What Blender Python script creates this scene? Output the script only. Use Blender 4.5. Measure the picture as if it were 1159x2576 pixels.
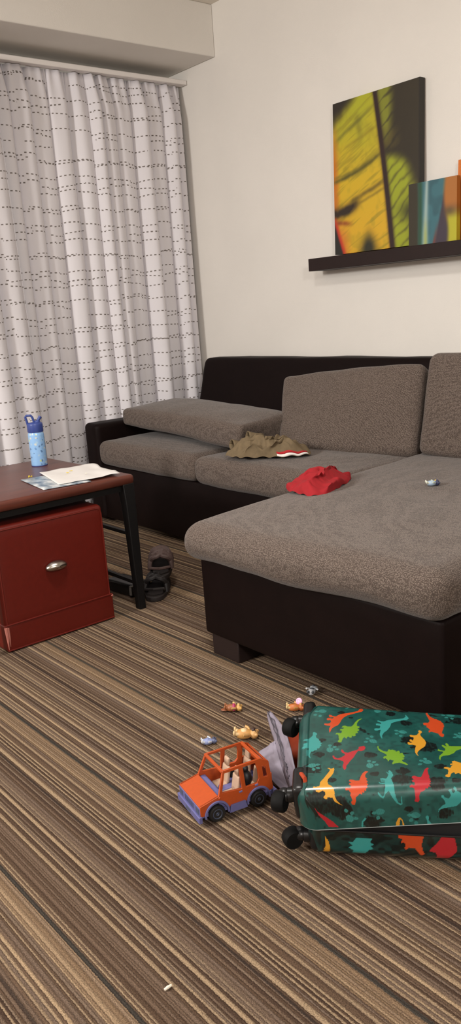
import bpy, bmesh, math, random
import numpy as np
from mathutils import Vector, Matrix, noise
PI = math.pi
rnd = random.Random(7)
for o in list(bpy.data.objects):
    bpy.data.objects.remove(o, do_unlink=True)
COL = bpy.context.scene.collection
SC = bpy.context.scene

# ------------------------------------------------------------------ camera
cam_d = bpy.data.cameras.new('camera')
cam = bpy.data.objects.new('camera', cam_d)
COL.objects.link(cam)
yaw, pit, rol = math.radians(141.1378), math.radians(-13.8218), math.radians(-4.035)
fw = Vector((math.cos(pit) * math.cos(yaw), math.cos(pit) * math.sin(yaw), math.sin(pit)))
r0 = fw.cross(Vector((0, 0, 1))).normalized()
u0 = r0.cross(fw)
rt = math.cos(rol) * r0 + math.sin(rol) * u0
up = -math.sin(rol) * r0 + math.cos(rol) * u0
m = Matrix((rt, up, -fw)).transposed().to_4x4()
m.translation = (0, 0, 1.12)
cam.matrix_world = m
cam_d.sensor_fit = 'VERTICAL'
cam_d.sensor_height = 36
cam_d.lens = 2067.4 / 2576 * 36
cam_d.clip_start = .02
SC.camera = cam

# ------------------------------------------------------------------ world, lights, exposure
w = bpy.data.worlds.new('world')
SC.world = w
w.use_nodes = True
w.node_tree.nodes['Background'].inputs[0].default_value = (1, .93, .85, 1)
w.node_tree.nodes['Background'].inputs[1].default_value = .05
SC.view_settings.view_transform = 'Standard'
SC.view_settings.look = 'None'
SC.view_settings.gamma = 1
SC.view_settings.use_curve_mapping = False
SC.view_settings.exposure = -0.25

def area(name, loc, size, power, col, rot=(0, 0, 0)):
    d = bpy.data.lights.new(name, 'AREA')
    d.shape = 'DISK'
    d.size = size
    d.energy = power
    d.color = col
    o = bpy.data.objects.new(name, d)
    o.location = loc
    o.rotation_euler = rot
    COL.objects.link(o)
    return o
area('ceiling_lamp_light', (-1.75, 1.05, 2.62), .42, 38, (1, .965, .915))
area('room_fill_light', (-2.5, -2.4, 2.25), .7, 160, (1, .965, .92), (math.radians(55), 0, math.radians(-2)))  # added fill out of view, no real fixture; brightens the walls
area('side_fill_light', (1.9, -.5, 2.45), .6, 92, (1, .965, .92), (0, math.radians(60), 0))  # unseen fill added on the right to lift soffit and curtains

# ------------------------------------------------------------------ materials
def lin(c):
    c = np.asarray(c, float) / 255.
    return tuple(np.where(c <= .04045, c / 12.92, ((c + .055) / 1.055) ** 2.4))

class NT:
    def __init__(s, name):
        s.m = bpy.data.materials.new(name)
        s.m.use_nodes = True
        s.t = s.m.node_tree
        s.b = s.t.nodes['Principled BSDF']
    def n(s, typ, **kw):
        x = s.t.nodes.new('ShaderNode' + typ)
        ins = kw.pop('ins', {})
        for k, v in kw.items():
            setattr(x, k, v)
        for k, v in ins.items():
            s.put(x.inputs[k], v)
        return x
    def put(s, sock, v):
        if isinstance(v, bpy.types.NodeSocket):
            s.t.links.new(v, sock)
        elif isinstance(v, bpy.types.Node):
            s.t.links.new(v.outputs[0], sock)
        else:
            sock.default_value = v
    def math(s, op, a, b=0., c=0.):
        x = s.n('Math', operation=op)
        s.put(x.inputs[0], a); s.put(x.inputs[1], b); s.put(x.inputs[2], c)
        return x.outputs[0]
    def mix(s, f, a, b):
        x = s.n('Mix', data_type='RGBA')
        s.put(x.inputs[0], f); s.put(x.inputs[6], a); s.put(x.inputs[7], b)
        return x.outputs[2]
    def ramp(s, f, stops, interp='LINEAR'):
        x = s.n('ValToRGB')
        x.color_ramp.interpolation = interp
        e = x.color_ramp.elements
        while len(e) < len(stops):
            e.new(.5)
        for i, (p, c) in enumerate(stops):
            e[i].position = p
            e[i].color = (*c, 1)
        s.put(x.inputs[0], f)
        return x.outputs[0]
    def bump(s, h, strength, dist):
        x = s.n('Bump')
        x.inputs['Strength'].default_value = strength
        x.inputs['Distance'].default_value = dist
        s.put(x.inputs['Height'], h)
        s.t.links.new(x.outputs[0], s.b.inputs['Normal'])
    def set(s, **kw):
        for k, v in kw.items():
            s.put(s.b.inputs[k.replace('_', ' ')], v)

def plain(name, rgb, rough=.6, metal=0., var=.0, vs=40., bs=0., bd=.001, bscale=300., spec=.5, coat=0.):
    t = NT(name)
    c = lin(rgb)
    tc = t.n('TexCoord').outputs['Object']
    if var > 0:
        nz = t.n('TexNoise', ins={'Vector': tc, 'Scale': vs, 'Detail': 4.})
        f = t.ramp(nz.outputs['Fac'], [(.3, tuple(x * (1 - var) for x in c)), (.7, tuple(min(1, x * (1 + var)) for x in c))])
        t.set(Base_Color=f)
    else:
        t.set(Base_Color=(*c, 1))
    t.set(Roughness=rough, Metallic=metal)
    t.b.inputs['Specular IOR Level'].default_value = spec
    t.b.inputs['Coat Weight'].default_value = coat
    t.b.inputs['Coat Roughness'].default_value = .08
    if bs > 0:
        nz = t.n('TexNoise', ins={'Vector': tc, 'Scale': bscale, 'Detail': 3.})
        t.bump(nz.outputs['Fac'], bs, bd)
    return t.m

M = {}
M['wall'] = plain('wall_paint', (228, 223, 216), .85, var=.02, vs=3, bs=.35, bd=.0012, bscale=260)
M['ceil'] = plain('ceiling_paint', (232, 224, 212), .9, bs=.2, bscale=200)
M['leather'] = plain('dark_brown_vinyl', (19, 10, 9), .55, var=.12, vs=14, bs=.25, bd=.0006, bscale=420, spec=.1)
M['legdark'] = plain('sofa_foot_wood', (36, 25, 24), .5, spec=.3)
M['red'] = plain('red_vinyl', (96, 22, 12), .45, var=.06, vs=60, bs=.3, bd=.0006, bscale=520, spec=.4)
M['redfray'] = plain('frayed_pink_thread', (176, 108, 96), .9, bs=.6, bscale=900)
M['blackmetal'] = plain('black_powder_coat', (14, 13, 14), .55, spec=.3)
M['steel'] = plain('brushed_nickel', (176, 170, 162), .28, metal=1., bs=.15, bscale=900)
M['blackplastic'] = plain('black_plastic', (20, 20, 21), .33, bs=.1, bscale=400)
M['greyplastic'] = plain('grey_plastic', (110, 106, 102), .5)
M['shelf'] = plain('dark_espresso_wood', (34, 20, 18), .5, var=.1, vs=20, spec=.3)
M['track'] = plain('white_curtain_rail', (232, 226, 222), .5)
M['caror'] = plain('orange_toy_plastic', (182, 76, 28), .4, var=.05, vs=120, bs=.08, bscale=500)
M['lav'] = plain('lavender_toy_plastic', (102, 102, 152), .45, var=.05, vs=90)
M['hub'] = plain('slate_blue_hub', (74, 84, 108), .45)
M['beige'] = plain('beige_toy_plastic', (192, 162, 138), .5)
M['tyre'] = plain('black_tyre', (27, 27, 29), .55, bs=.3, bscale=800)
M['lidblue'] = plain('royal_blue_plastic', (48, 66, 132), .4)
M['paper'] = plain('white_paper', (214, 210, 207), .8, var=.02, vs=25, bs=.3, bd=.001, bscale=60)
M['lavfab'] = plain('lavender_nylon', (140, 132, 146), .6, var=.05, vs=50, bs=.35, bd=.002, bscale=70)
M['zip'] = plain('grey_zipper', (78, 74, 84), .6)
M['orfab'] = plain('orange_fabric', (170, 60, 22), .75, var=.06, vs=40, bs=.3, bscale=200)
M['cord'] = plain('black_cord', (12, 12, 12), .5)
M['sandal'] = plain('brown_sandal_leather', (84, 66, 62), .65, var=.15, vs=90, bs=.4, bscale=300)
M['sole'] = plain('dark_sole', (34, 27, 26), .7)
M['redcloth'] = plain('red_jersey', (150, 12, 24), .85, var=.07, vs=60, bs=.3, bd=.0008, bscale=500)
M['khaki'] = plain('khaki_twill', (108, 92, 68), .9, var=.12, vs=50, bs=.3, bd=.0008, bscale=600)
M['white'] = plain('white_trim', (228, 222, 216), .8)
M['crimson'] = plain('red_trim', (170, 22, 30), .8)
M['yellowcrumb'] = plain('yellow_crumb', (214, 190, 60), .7)
M['whitecrumb'] = plain('white_crumb', (236, 226, 208), .7)
M['lining'] = plain('black_lining', (16, 16, 18), .7)

def table_mat():
    t = NT('mahogany_laminate')
    tc = t.n('TexCoord').outputs['Object']
    mp = t.n('Mapping', ins={'Vector': tc, 'Scale': (22, 2.2, 22)})
    nz = t.n('TexNoise', ins={'Vector': mp, 'Scale': 3., 'Detail': 6.})
    t.set(Base_Color=t.ramp(nz.outputs['Fac'], [(.3, lin((72, 34, 26))), (.7, lin((96, 48, 36)))]), Roughness=.34)
    return t.m
M['table'] = table_mat()

def fabric(name='pebble_upholstery'):
    t = NT(name)
    tc = t.n('TexCoord').outputs['Object']
    nz = t.n('TexNoise', ins={'Vector': tc, 'Scale': 60., 'Detail': 2.})
    wv = t.n('VectorMath', operation='SCALE', ins={0: nz.outputs['Color']})
    wv.inputs['Scale'].default_value = .006
    ad = t.n('VectorMath', operation='ADD', ins={0: tc, 1: wv.outputs[0]})
    vo = t.n('TexVoronoi', feature='F1', ins={'Vector': ad.outputs[0], 'Scale': 310., 'Randomness': .6})
    dot = t.ramp(vo.outputs['Distance'], [(.30, (1, 1, 1)), (.52, (0, 0, 0))])
    n2 = t.n('TexNoise', ins={'Vector': tc, 'Scale': 5., 'Detail': 3.})
    base = t.mix(n2.outputs['Fac'], (*lin((68, 57, 51)), 1), (*lin((76, 64, 57)), 1))
    col = t.mix(dot, base, (*lin((119, 106, 97)), 1))
    t.set(Base_Color=col, Roughness=.85)
    t.b.inputs['Specular IOR Level'].default_value = .25
    t.b.inputs['Sheen Weight'].default_value = .15
    t.bump(dot, .35, .0008)
    return t.m
M['fabric'] = fabric()

def carpet():
    t = NT('striped_loop_carpet')
    tc = t.n('TexCoord').outputs['Object']
    sp = t.n('SeparateXYZ', ins={0: tc})
    x, y = sp.outputs[0], sp.outputs[1]
    # slight wobble of the rows of loops
    wob = t.n('TexNoise', ins={'Vector': tc, 'Scale': 240., 'Detail': 4.})
    yw = t.math('ADD', y, t.math('MULTIPLY', t.math('SUBTRACT', wob.outputs['Fac'], .5), .0050))
    # cross-row warp gives ridges of uneven width
    cy = t.n('CombineXYZ', ins={1: yw})
    w1 = t.n('TexNoise', ins={'Vector': cy, 'Scale': 31., 'Detail': 1.})
    yy = t.math('ADD', yw, t.math('MULTIPLY', w1.outputs['Fac'], .028))
    rows = t.math('MULTIPLY', yy, 1 / .0060)
    idx = t.math('FLOOR', rows)
    fr = t.math('SUBTRACT', rows, idx)
    wn = t.n('TexWhiteNoise', noise_dimensions='1D', ins={'W': idx})
    par = t.math('MODULO', t.math('ADD', idx, 2000.), 2.)
    v = t.math('ADD', t.math('MULTIPLY', wn.outputs['Value'], .56), t.math('MULTIPLY', par, .42))
    col = t.ramp(v, [(.0, lin((66, 51, 42))), (.2, lin((82, 65, 52))), (.4, lin((100, 81, 66))), (.56, lin((106, 90, 78))),
                     (.7, lin((134, 114, 93))), (.85, lin((146, 125, 101))), (.97, lin((158, 135, 108)))])
    # dark slate line once per repeat, thin dark companion
    per = t.math('FRACT', t.math('MULTIPLY', t.math('ADD', yw, -.8685 + .335 * 10), 1 / .335))
    d1 = t.math('LESS_THAN', per, .026)
    d2 = t.math('LESS_THAN', t.math('ABSOLUTE', t.math('SUBTRACT', per, .62)), .009)
    col = t.mix(t.math('MULTIPLY', d1, .92), col, (*lin((56, 54, 50)), 1))
    col = t.mix(t.math('MULTIPLY', d2, .8), col, (*lin((50, 42, 38)), 1))
    lt = t.math('MULTIPLY', t.math('GREATER_THAN', per, .88), .28)
    col = t.mix(lt, col, (*lin((170, 142, 110)), 1))
    # grooves between the rows
    gr = t.math('ABSOLUTE', t.math('SUBTRACT', fr, .5))
    groove = t.ramp(gr, [(.15, (1, 1, 1)), (.5, (.0, .0, .0))])
    col = t.mix(t.math('MULTIPLY', t.math('SUBTRACT', 1., groove), .40), col, (*lin((48, 34, 28)), 1))
    # loops: small yarn speckle
    lv = t.n('TexVoronoi', ins={'Vector': tc, 'Scale': 330.})
    sp2 = t.n('TexNoise', ins={'Vector': tc, 'Scale': 420., 'Detail': 3.})
    hsv = t.n('HueSaturation', ins={'Color': col})
    t.put(hsv.inputs['Value'], t.math('ADD', t.math('MULTIPLY', sp2.outputs['Fac'], 2.3), -.13))
    t.set(Base_Color=hsv.outputs[0], Roughness=.95)
    t.b.inputs['Specular IOR Level'].default_value = .1
    h = t.math('ADD', t.math('MULTIPLY', groove, .8), t.math('MULTIPLY', lv.outputs['Distance'], -.5))
    t.bump(h, .5, .003)
    return t.m
M['carpet'] = carpet()

def curtain_mat(name, rgb):
    t = NT(name)
    uv = t.n('UVMap').outputs[0]
    sp = t.n('SeparateXYZ', ins={0: uv})
    u, v = sp.outputs[0], sp.outputs[1]
    tot = None
    for k, (pitch, off, amp, fs, keep) in enumerate([(.082, 0., .028, 2.2, 1.0), (.125, 3.7, .055, 1.6, .80)]):
        cv = t.n('CombineXYZ', ins={0: u, 1: t.math('MULTIPLY', v, .9), 2: off})
        nz = t.n('TexNoise', ins={'Vector': cv, 'Scale': fs, 'Detail': 1.})
        stp = t.n('TexWhiteNoise', noise_dimensions='1D', ins={'W': t.math('FLOOR', t.math('MULTIPLY', u, 7.4))})
        vv = t.math('ADD', t.math('ADD', v, t.math('MULTIPLY', stp.outputs['Value'], .016)), t.math('MULTIPLY', nz.outputs['Fac'], amp * 3))
        r = t.math('MULTIPLY', vv, 1 / pitch)
        i = t.math('FLOOR', r)
        f = t.math('ABSOLUTE', t.math('SUBTRACT', t.math('SUBTRACT', r, i), .5))
        ln = t.math('LESS_THAN', f, .0030 / pitch)
        wn = t.n('TexWhiteNoise', noise_dimensions='1D', ins={'W': t.math('ADD', i, off)})
        uu = t.math('ADD', u, wn.outputs['Value'])
        d = t.math('LESS_THAN', t.math('FRACT', t.math('MULTIPLY', uu, 1 / .0255)), .50)
        # a line stops and starts again along the cloth
        c2 = t.n('CombineXYZ', ins={0: t.math('MULTIPLY', u, 2.5), 1: t.math('MULTIPLY', i, 7.3), 2: off})
        g = t.n('TexNoise', ins={'Vector': c2, 'Scale': 1., 'Detail': 0.})
        gate = t.math('GREATER_THAN', g.outputs['Fac'], .30 if k == 0 else .42)
        q = t.math('MULTIPLY', t.math('MULTIPLY', ln, d), gate)
        tot = q if tot is None else t.math('MAXIMUM', tot, q)
    sh = t.n('TexNoise', ins={'Vector': uv, 'Scale': 6., 'Detail': 3.})
    base = t.mix(sh.outputs['Fac'], (*lin(rgb), 1), (*lin([c - 5 for c in rgb]), 1))
    col = t.mix(tot, base, (*lin((120, 112, 108)), 1))
    t.set(Base_Color=col, Roughness=.8)
    t.b.inputs['Specular IOR Level'].default_value = .2
    wv = t.n('TexNoise', ins={'Vector': uv, 'Scale': 300., 'Detail': 2.})
    t.bump(wv.outputs['Fac'], .15, .001)
    return t.m
M['curtain'] = curtain_mat('dashed_curtain_cloth', (226, 222, 226))

def vcol_mat(name, rough=.5, coat=0., bs=0., layer='Col'):
    t = NT(name)
    a = t.n('VertexColor')
    a.layer_name = layer
    t.set(Base_Color=a.outputs[0], Roughness=rough)
    t.b.inputs['Coat Weight'].default_value = coat
    t.b.inputs['Coat Roughness'].default_value = .12
    if bs:
        tc = t.n('TexCoord').outputs['Object']
        nz = t.n('TexNoise', ins={'Vector': tc, 'Scale': 700., 'Detail': 2.})
        t.bump(nz.outputs['Fac'], bs, .0006)
    return t.m
M['canvas'] = vcol_mat('printed_canvas', .55, bs=.25)
M['shell'] = vcol_mat('glossy_printed_shell', .3, .5)

# ------------------------------------------------------------------ mesh helpers
class MB:
    def __init__(s):
        s.v = []; s.f = []; s.mi = []; s.cur = 0
    def add(s, vs, fs):
        b = len(s.v)
        s.v += [tuple(p) for p in vs]
        for f in fs:
            s.f.append([b + i for i in f]); s.mi.append(s.cur)
    def box(s, c, d, rz=0., rx=0., ry=0.):
        R = Matrix.Rotation(rz, 3, 'Z') @ Matrix.Rotation(ry, 3, 'Y') @ Matrix.Rotation(rx, 3, 'X')
        vs = [Vector(c) + R @ Vector((sx * d[0] / 2, sy * d[1] / 2, sz * d[2] / 2)) for sx in (-1, 1) for sy in (-1, 1) for sz in (-1, 1)]
        s.add(vs, [(0, 1, 3, 2), (4, 6, 7, 5), (0, 4, 5, 1), (2, 3, 7, 6), (0, 2, 6, 4), (1, 5, 7, 3)])
        return s
    def lo_hi(s, a, b):
        return s.box([(x + y) / 2 for x, y in zip(a, b)], [abs(y - x) for x, y in zip(a, b)])
    def tube(s, pts, r, n=10, cap=True):
        pts = [Vector(p) for p in pts]
        rs = r if isinstance(r, (list, tuple)) else [r] * len(pts)
        prev = None; rings = []
        for i, p in enumerate(pts):
            t = (pts[min(i + 1, len(pts) - 1)] - pts[max(i - 1, 0)]).normalized()
            if prev is None:
                a = Vector((0, 0, 1)) if abs(t.z) < .9 else Vector((1, 0, 0))
                x = t.cross(a).normalized()
            else:
                x = (prev - t * prev.dot(t)).normalized()
            prev = x; y = t.cross(x)
            rings.append([p + (x * math.cos(2 * PI * k / n) + y * math.sin(2 * PI * k / n)) * rs[i] for k in range(n)])
        vs = [q for g in rings for q in g]
        fs = [(i * n + k, i * n + (k + 1) % n, (i + 1) * n + (k + 1) % n, (i + 1) * n + k) for i in range(len(pts) - 1) for k in range(n)]
        if cap:
            fs += [tuple(range(n))[::-1], tuple((len(pts) - 1) * n + k for k in range(n))]
        s.add(vs, fs)
        return s
    def lathe(s, prof, n=32, c=(0, 0, 0), R=None, cap=True):
        vs = []
        for r, z in prof:
            for k in range(n):
                p = Vector((r * math.cos(2 * PI * k / n), r * math.sin(2 * PI * k / n), z))
                if R: p = R @ p
                vs.append(p + Vector(c))
        fs = [(i * n + k, i * n + (k + 1) % n, (i + 1) * n + (k + 1) % n, (i + 1) * n + k) for i in range(len(prof) - 1) for k in range(n)]
        if cap:
            fs += [tuple(range(n))[::-1], tuple((len(prof) - 1) * n + k for k in range(n))]
        s.add(vs, fs)
        return s
    def ball(s, c, rad, n=14, m=9, R=None):
        rad = (rad,) * 3 if not isinstance(rad, (tuple, list)) else rad
        vs = []; fs = []
        for i in range(m + 1):
            th = PI * i / m
            for k in range(n):
                ph = 2 * PI * k / n
                p = Vector((rad[0] * math.sin(th) * math.cos(ph), rad[1] * math.sin(th) * math.sin(ph), rad[2] * math.cos(th)))
                if R: p = R @ p
                vs.append(p + Vector(c))
        for i in range(m):
            for k in range(n):
                fs.append((i * n + k, (i + 1) * n + k, (i + 1) * n + (k + 1) % n, i * n + (k + 1) % n))
        s.add(vs, fs)
        return s
    def grid(s, P):
        nu, nv = len(P), len(P[0])
        s.add([p for row in P for p in row], [(i * nv + j, (i + 1) * nv + j, (i + 1) * nv + j + 1, i * nv + j + 1) for i in range(nu - 1) for j in range(nv - 1)])
        return s

def link(name, me, mats, parent=None, smooth=True, bevel=0., seg=2, loc=None):
    for x in (mats if isinstance(mats, (list, tuple)) else [mats]):
        me.materials.append(x)
    if smooth:
        me.polygons.foreach_set('use_smooth', [True] * len(me.polygons))
        try:
            me.set_sharp_from_angle(angle=math.radians(42))
        except Exception:
            pass
    o = bpy.data.objects.new(name, me)
    COL.objects.link(o)
    if parent is not None:
        o.parent = parent
    if bevel > 0:
        b = o.modifiers.new('bevel', 'BEVEL')
        b.width = bevel; b.segments = seg; b.limit_method = 'ANGLE'; b.angle_limit = math.radians(35)
        b.harden_normals = False
    return o

def obj(name, mb, mats, parent=None, **kw):
    """mb holds world coordinates of the thing's own frame; parent is the thing's Empty (or a part)"""
    me = bpy.data.meshes.new(name)
    off = kw.pop('origin', None)
    vs = mb.v
    if off is not None:
        vs = [(p[0] - off[0], p[1] - off[1], p[2] - off[2]) for p in vs]
    me.from_pydata(vs, [], mb.f)
    if any(mb.mi):
        me.polygons.foreach_set('material_index', mb.mi)
    bm = bmesh.new(); bm.from_mesh(me)
    bmesh.ops.recalc_face_normals(bm, faces=bm.faces)
    bm.to_mesh(me); bm.free()
    o = link(name, me, mats, parent, **kw)
    if off is not None:
        o.location = off
    return o

def thing(name, label, cat, loc, rz=0., group=None):
    o = bpy.data.objects.new(name, None)
    COL.objects.link(o)
    o.location = loc; o.rotation_euler = (0, 0, rz)
    o.empty_display_size = .05
    o['label'] = label; o['category'] = cat
    if group: o['group'] = group
    return o

def tag(o, label, cat, group=None):
    o['label'] = label; o['category'] = cat
    if group: o['group'] = group
    return o

def struct(name, mb, mat, **kw):
    o = obj(name, mb, mat, **kw)
    o['kind'] = 'structure'
    return o

def axis_pts(h, r, n, k):
    """positions -h..h: k steps inside each rounded end, n in the flat middle"""
    a = [-h + r * (1 - math.cos(PI / 2 * i / k)) for i in range(k)]
    mid = [(-h + r) + (2 * h - 2 * r) * i / n for i in range(n + 1)]
    return a + mid + [-x for x in a[::-1]]

def rounded(dx, dy, dz, r, n=(10, 10, 4), k=4, warp=None, crown=0., side=0., rr=None):
    """subdivided rounded box centred at 0 (full sizes dx,dy,dz); crown swells top and bottom, side swells the sides"""
    hx, hy, hz = dx / 2, dy / 2, dz / 2
    A = [axis_pts(hx, min(r, hx * .95), n[0], k), axis_pts(hy, min(r, hy * .95), n[1], k), axis_pts(hz, min(r, hz * .95), n[2], k)]
    H = (hx, hy, hz)
    key = {}; vs = []; fs = []
    def vid(p):
        q = (round(p[0], 6), round(p[1], 6), round(p[2], 6))
        if q not in key:
            key[q] = len(vs)
            c = [max(-(H[i] - r), min(H[i] - r, p[i])) if H[i] > r else 0. for i in range(3)]
            d = Vector([p[i] - c[i] for i in range(3)])
            rad = Vector([min(r, H[i]) for i in range(3)])
            if d.length > 1e-9:
                d = d.normalized()
                o = [c[i] + d[i] * rad[i] for i in range(3)]
            else:
                o = list(p)
            ux, uy, uz = o[0] / hx, o[1] / hy, o[2] / hz
            if crown:
                o[2] += math.copysign(1, uz) * min(1, abs(uz)) * crown * max(0, 1 - ux ** 4) * max(0, 1 - uy ** 4) * (.6 + .4 * (1 - ux * ux) * (1 - uy * uy))
            if side:
                b = max(0, 1 - uz * uz)
                o[0] += ux * side * b * max(0, 1 - .6 * uy ** 4)
                o[1] += uy * side * b * max(0, 1 - .6 * ux ** 4)
            if warp:
                o = warp(o, (ux, uy, uz))
            vs.append(tuple(o))
        return key[q]
    for ax in range(3):
        b, c = (ax + 1) % 3, (ax + 2) % 3
        for sgn in (-1, 1):
            for i in range(len(A[b]) - 1):
                for j in range(len(A[c]) - 1):
                    q = []
                    for ii, jj in ((i, j), (i + 1, j), (i + 1, j + 1), (i, j + 1)):
                        p = [0, 0, 0]; p[ax] = sgn * H[ax]; p[b] = A[b][ii]; p[c] = A[c][jj]
                        q.append(vid(p))
                    if len(set(q)) == 4:
                        fs.append(q if sgn > 0 else q[::-1])
    mb = MB(); mb.add(vs, fs)
    return mb

def move(mb, off=(0, 0, 0), R=None):
    mb.v = [tuple((R @ Vector(p) if R else Vector(p)) + Vector(off)) for p in mb.v]
    return mb

def plate(outer, holes, y0, y1, warp=None):
    """extrude an (x,z) outline with holes between y0 and y1"""
    bm = bmesh.new()
    es = []
    for lp in [outer] + holes:
        vs = [bm.verts.new((p[0], y0, p[1])) for p in lp]
        for i in range(len(vs)):
            es.append(bm.edges.new((vs[i], vs[(i + 1) % len(vs)])))
    bmesh.ops.triangle_fill(bm, edges=es, use_beauty=True, use_dissolve=False)
    g = bmesh.ops.extrude_face_region(bm, geom=bm.faces[:])
    for e in g['geom']:
        if isinstance(e, bmesh.types.BMVert):
            e.co.y = y1
    bm.verts.index_update()
    mb = MB()
    mb.add([tuple(warp(v.co) if warp else v.co) for v in bm.verts], [[v.index for v in f.verts] for f in bm.faces])
    bm.free()
    return mb

def vcolor(me, rgb, name='Col'):
    a = me.color_attributes.new(name, 'FLOAT_COLOR', 'POINT')
    buf = np.ones((len(me.vertices), 4), np.float32)
    buf[:, :3] = rgb
    a.data.foreach_set('color', buf.ravel())
def linarr(c):
    c = np.clip(np.asarray(c, float) / 255., 0, 1)
    return np.where(c <= .04045, c / 12.92, ((c + .055) / 1.055) ** 2.4)
def smooth01(a, b, x):
    t = np.clip((x - a) / (b - a), 0, 1)
    return t * t * (3 - 2 * t)
def vnoise(x, y, seed=0):
    xi = np.floor(x).astype(int); yi = np.floor(y).astype(int)
    fx = x - xi; fy = y - yi
    fx = fx * fx * (3 - 2 * fx); fy = fy * fy * (3 - 2 * fy)
    def h(a, b):
        n = (a * 374761393 + b * 668265263 + seed * 974711) & 0x7fffffff
        n = ((n ^ (n >> 13)) * 1274126177) & 0x7fffffff
        return ((n ^ (n >> 16)) & 0xffff) / 65535.
    return (h(xi, yi) * (1 - fx) + h(xi + 1, yi) * fx) * (1 - fy) + (h(xi, yi + 1) * (1 - fx) + h(xi + 1, yi + 1) * fx) * fy
def inpoly(px, py, poly):
    r = np.zeros(px.shape, bool)
    n = len(poly)
    for i in range(n):
        x0, y0 = poly[i]; x1, y1 = poly[(i + 1) % n]
        if y0 == y1: continue
        c = ((y0 > py) != (y1 > py)) & (px < (x1 - x0) * (py - y0) / (y1 - y0) + x0)
        r ^= c
    return r

# ================================================================== the room
CEIL = 2.78
struct('floor', MB().lo_hi((-4.4, -3.2, -.08), (2.2, 3.3, 0)), M['carpet'], smooth=False)
struct('wall_right', MB().lo_hi((-4.5, 3.3, -.08), (2.3, 3.42, CEIL + .1)), M['wall'], smooth=False)     # the wall behind the sofa
struct('wall_left', MB().lo_hi((-4.52, -3.3, -.08), (-4.4, 3.3, CEIL + .1)), M['wall'], smooth=False)    # behind the curtains
struct('wall_back', MB().lo_hi((-4.5, -3.32, -.08), (2.3, -3.2, CEIL + .1)), M['wall'], smooth=False)
struct('wall_side', MB().lo_hi((2.2, -3.3, -.08), (2.32, 3.4, CEIL + .1)), M['wall'], smooth=False)
struct('ceiling', MB().lo_hi((-4.5, -3.3, CEIL), (2.3, 3.4, CEIL + .1)), M['ceil'], smooth=False)
struct('trim_1', MB().lo_hi((-4.4, -3.2, 2.512), (-3.945, 3.3, CEIL)), M['wall'], smooth=False, bevel=.006)   # soffit over the curtains
struct('baseboard_right', MB().lo_hi((-4.4, 3.285, 0), (2.2, 3.3, .09)), M['shelf'], smooth=False)

# ------------------------------------------------------------------ curtains
def curtain(name, label, y_lo, y_hi, X0, amp, nfold, seed, zt=2.425, zb=.03, flare=.0):
    R = random.Random(seed)
    th = thing(name, label, 'curtain', (X0, (y_lo + y_hi) / 2, 0), group='white curtains with dashed stripes')
    N, K = int((y_hi - y_lo) * 460), 70
    # irregular fold phase
    ph = [0.]
    wid = [R.uniform(.62, 1.5) for _ in range(nfold)]
    dep = [R.uniform(.7, 1.25) for _ in range(nfold + 1)]
    sk = [R.uniform(-.35, .35) for _ in range(nfold + 1)]
    tot = sum(wid); cum = [0.]
    for q in wid: cum.append(cum[-1] + q / tot)
    def fold(s):
        for i in range(nfold):
            if s <= cum[i + 1] or i == nfold - 1:
                return i, (s - cum[i]) / (cum[i + 1] - cum[i])
    zs = [zb + (zt - zb) * (i / (K - 1)) for i in range(K)]
    P = []; U = []
    for j in range(N + 1):
        s0 = j / N; row = []
        for i, z in enumerate(zs):
            tz = (z - zb) / (zt - zb)
            s = min(1, max(0, s0 + .012 * noise.noise((s0 * 5 + seed, tz * 1.6, 1.3)) * (1 - tz) * 2 * math.sin(PI * s0)))
            k, f = fold(s)
            f2 = min(1, max(0, f + sk[k] * .35 * math.sin(PI * f)))
            wv = .5 - .5 * math.cos(2 * PI * f2)
            wv = wv ** (1.25)
            d = dep[k] * amp * (.74 + .26 * (1 - tz))
            pin = max(0, (tz - .93) / .07)
            x = wv * d * (1 - .55 * pin)
            # the pinch pleats and smaller secondary waves
            x += .008 * math.sin(2 * PI * f * 3 + k) * (.35 + .65 * max(0, (tz - .8) / .2))
            x += .012 * noise.noise((s * 14, tz * 2.2, seed))
            x += .006 * noise.noise((s * 40, tz * 7., seed + 4)) * max(0., (tz - .7) / .3 + .2)
            y = y_lo + (y_hi - y_lo) * s
            y += -.030 * math.sin(2 * PI * f2) * (1 - .6 * pin) * (.5 if k == nfold - 1 or k == 0 else 1)
            y += .010 * noise.noise((s * 6, tz * 2.5, seed + 9)) * math.sin(PI * s0)
            y += flare * (s0 ** 2) * (1 - tz)
            row.append((X0 + x, y, z))
        P.append(row)
    mid = int(K * .45); u = 0.; prev = None
    for j in range(N + 1):
        p = Vector(P[j][mid])
        if prev is not None: u += (p - prev).length
        prev = p; U.append(u)
    mb = MB(); mb.grid(P)
    o = obj('curtain_cloth', mb, M['curtain'], th, origin=None)
    me = o.data
    uvl = me.uv_layers.new(name='UVMap')
    vi = np.zeros(len(me.loops), np.int32); me.loops.foreach_get('vertex_index', vi)
    uv = np.zeros((len(vi), 2), np.float32)
    uv[:, 0] = np.array(U)[vi // K]; uv[:, 1] = np.array(zs)[vi % K]
    uvl.data.foreach_set('uv', uv.ravel())
    # put the mesh into the thing's frame, and give the cloth a real thickness
    me.transform(Matrix.Translation((-X0, -(y_lo + y_hi) / 2, 0)))
    sd = o.modifiers.new('solid', 'SOLIDIFY'); sd.thickness = .002
    return th
curtain('curtain', 'white dashed-stripe curtain nearest the corner, between the sofa arm and the wall', 1.93, 3.285, -4.285, .100, 13, 5)
curtain('curtain', 'white dashed-stripe curtain at the left edge of the photo, overlapping the other one', .75, 2.035, -4.165, .080, 8, 11, flare=.05)
th = thing('curtain_rail', 'long white curtain rail under the soffit', 'curtain rail', (-4.245, 2.1, 2.44))
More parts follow.
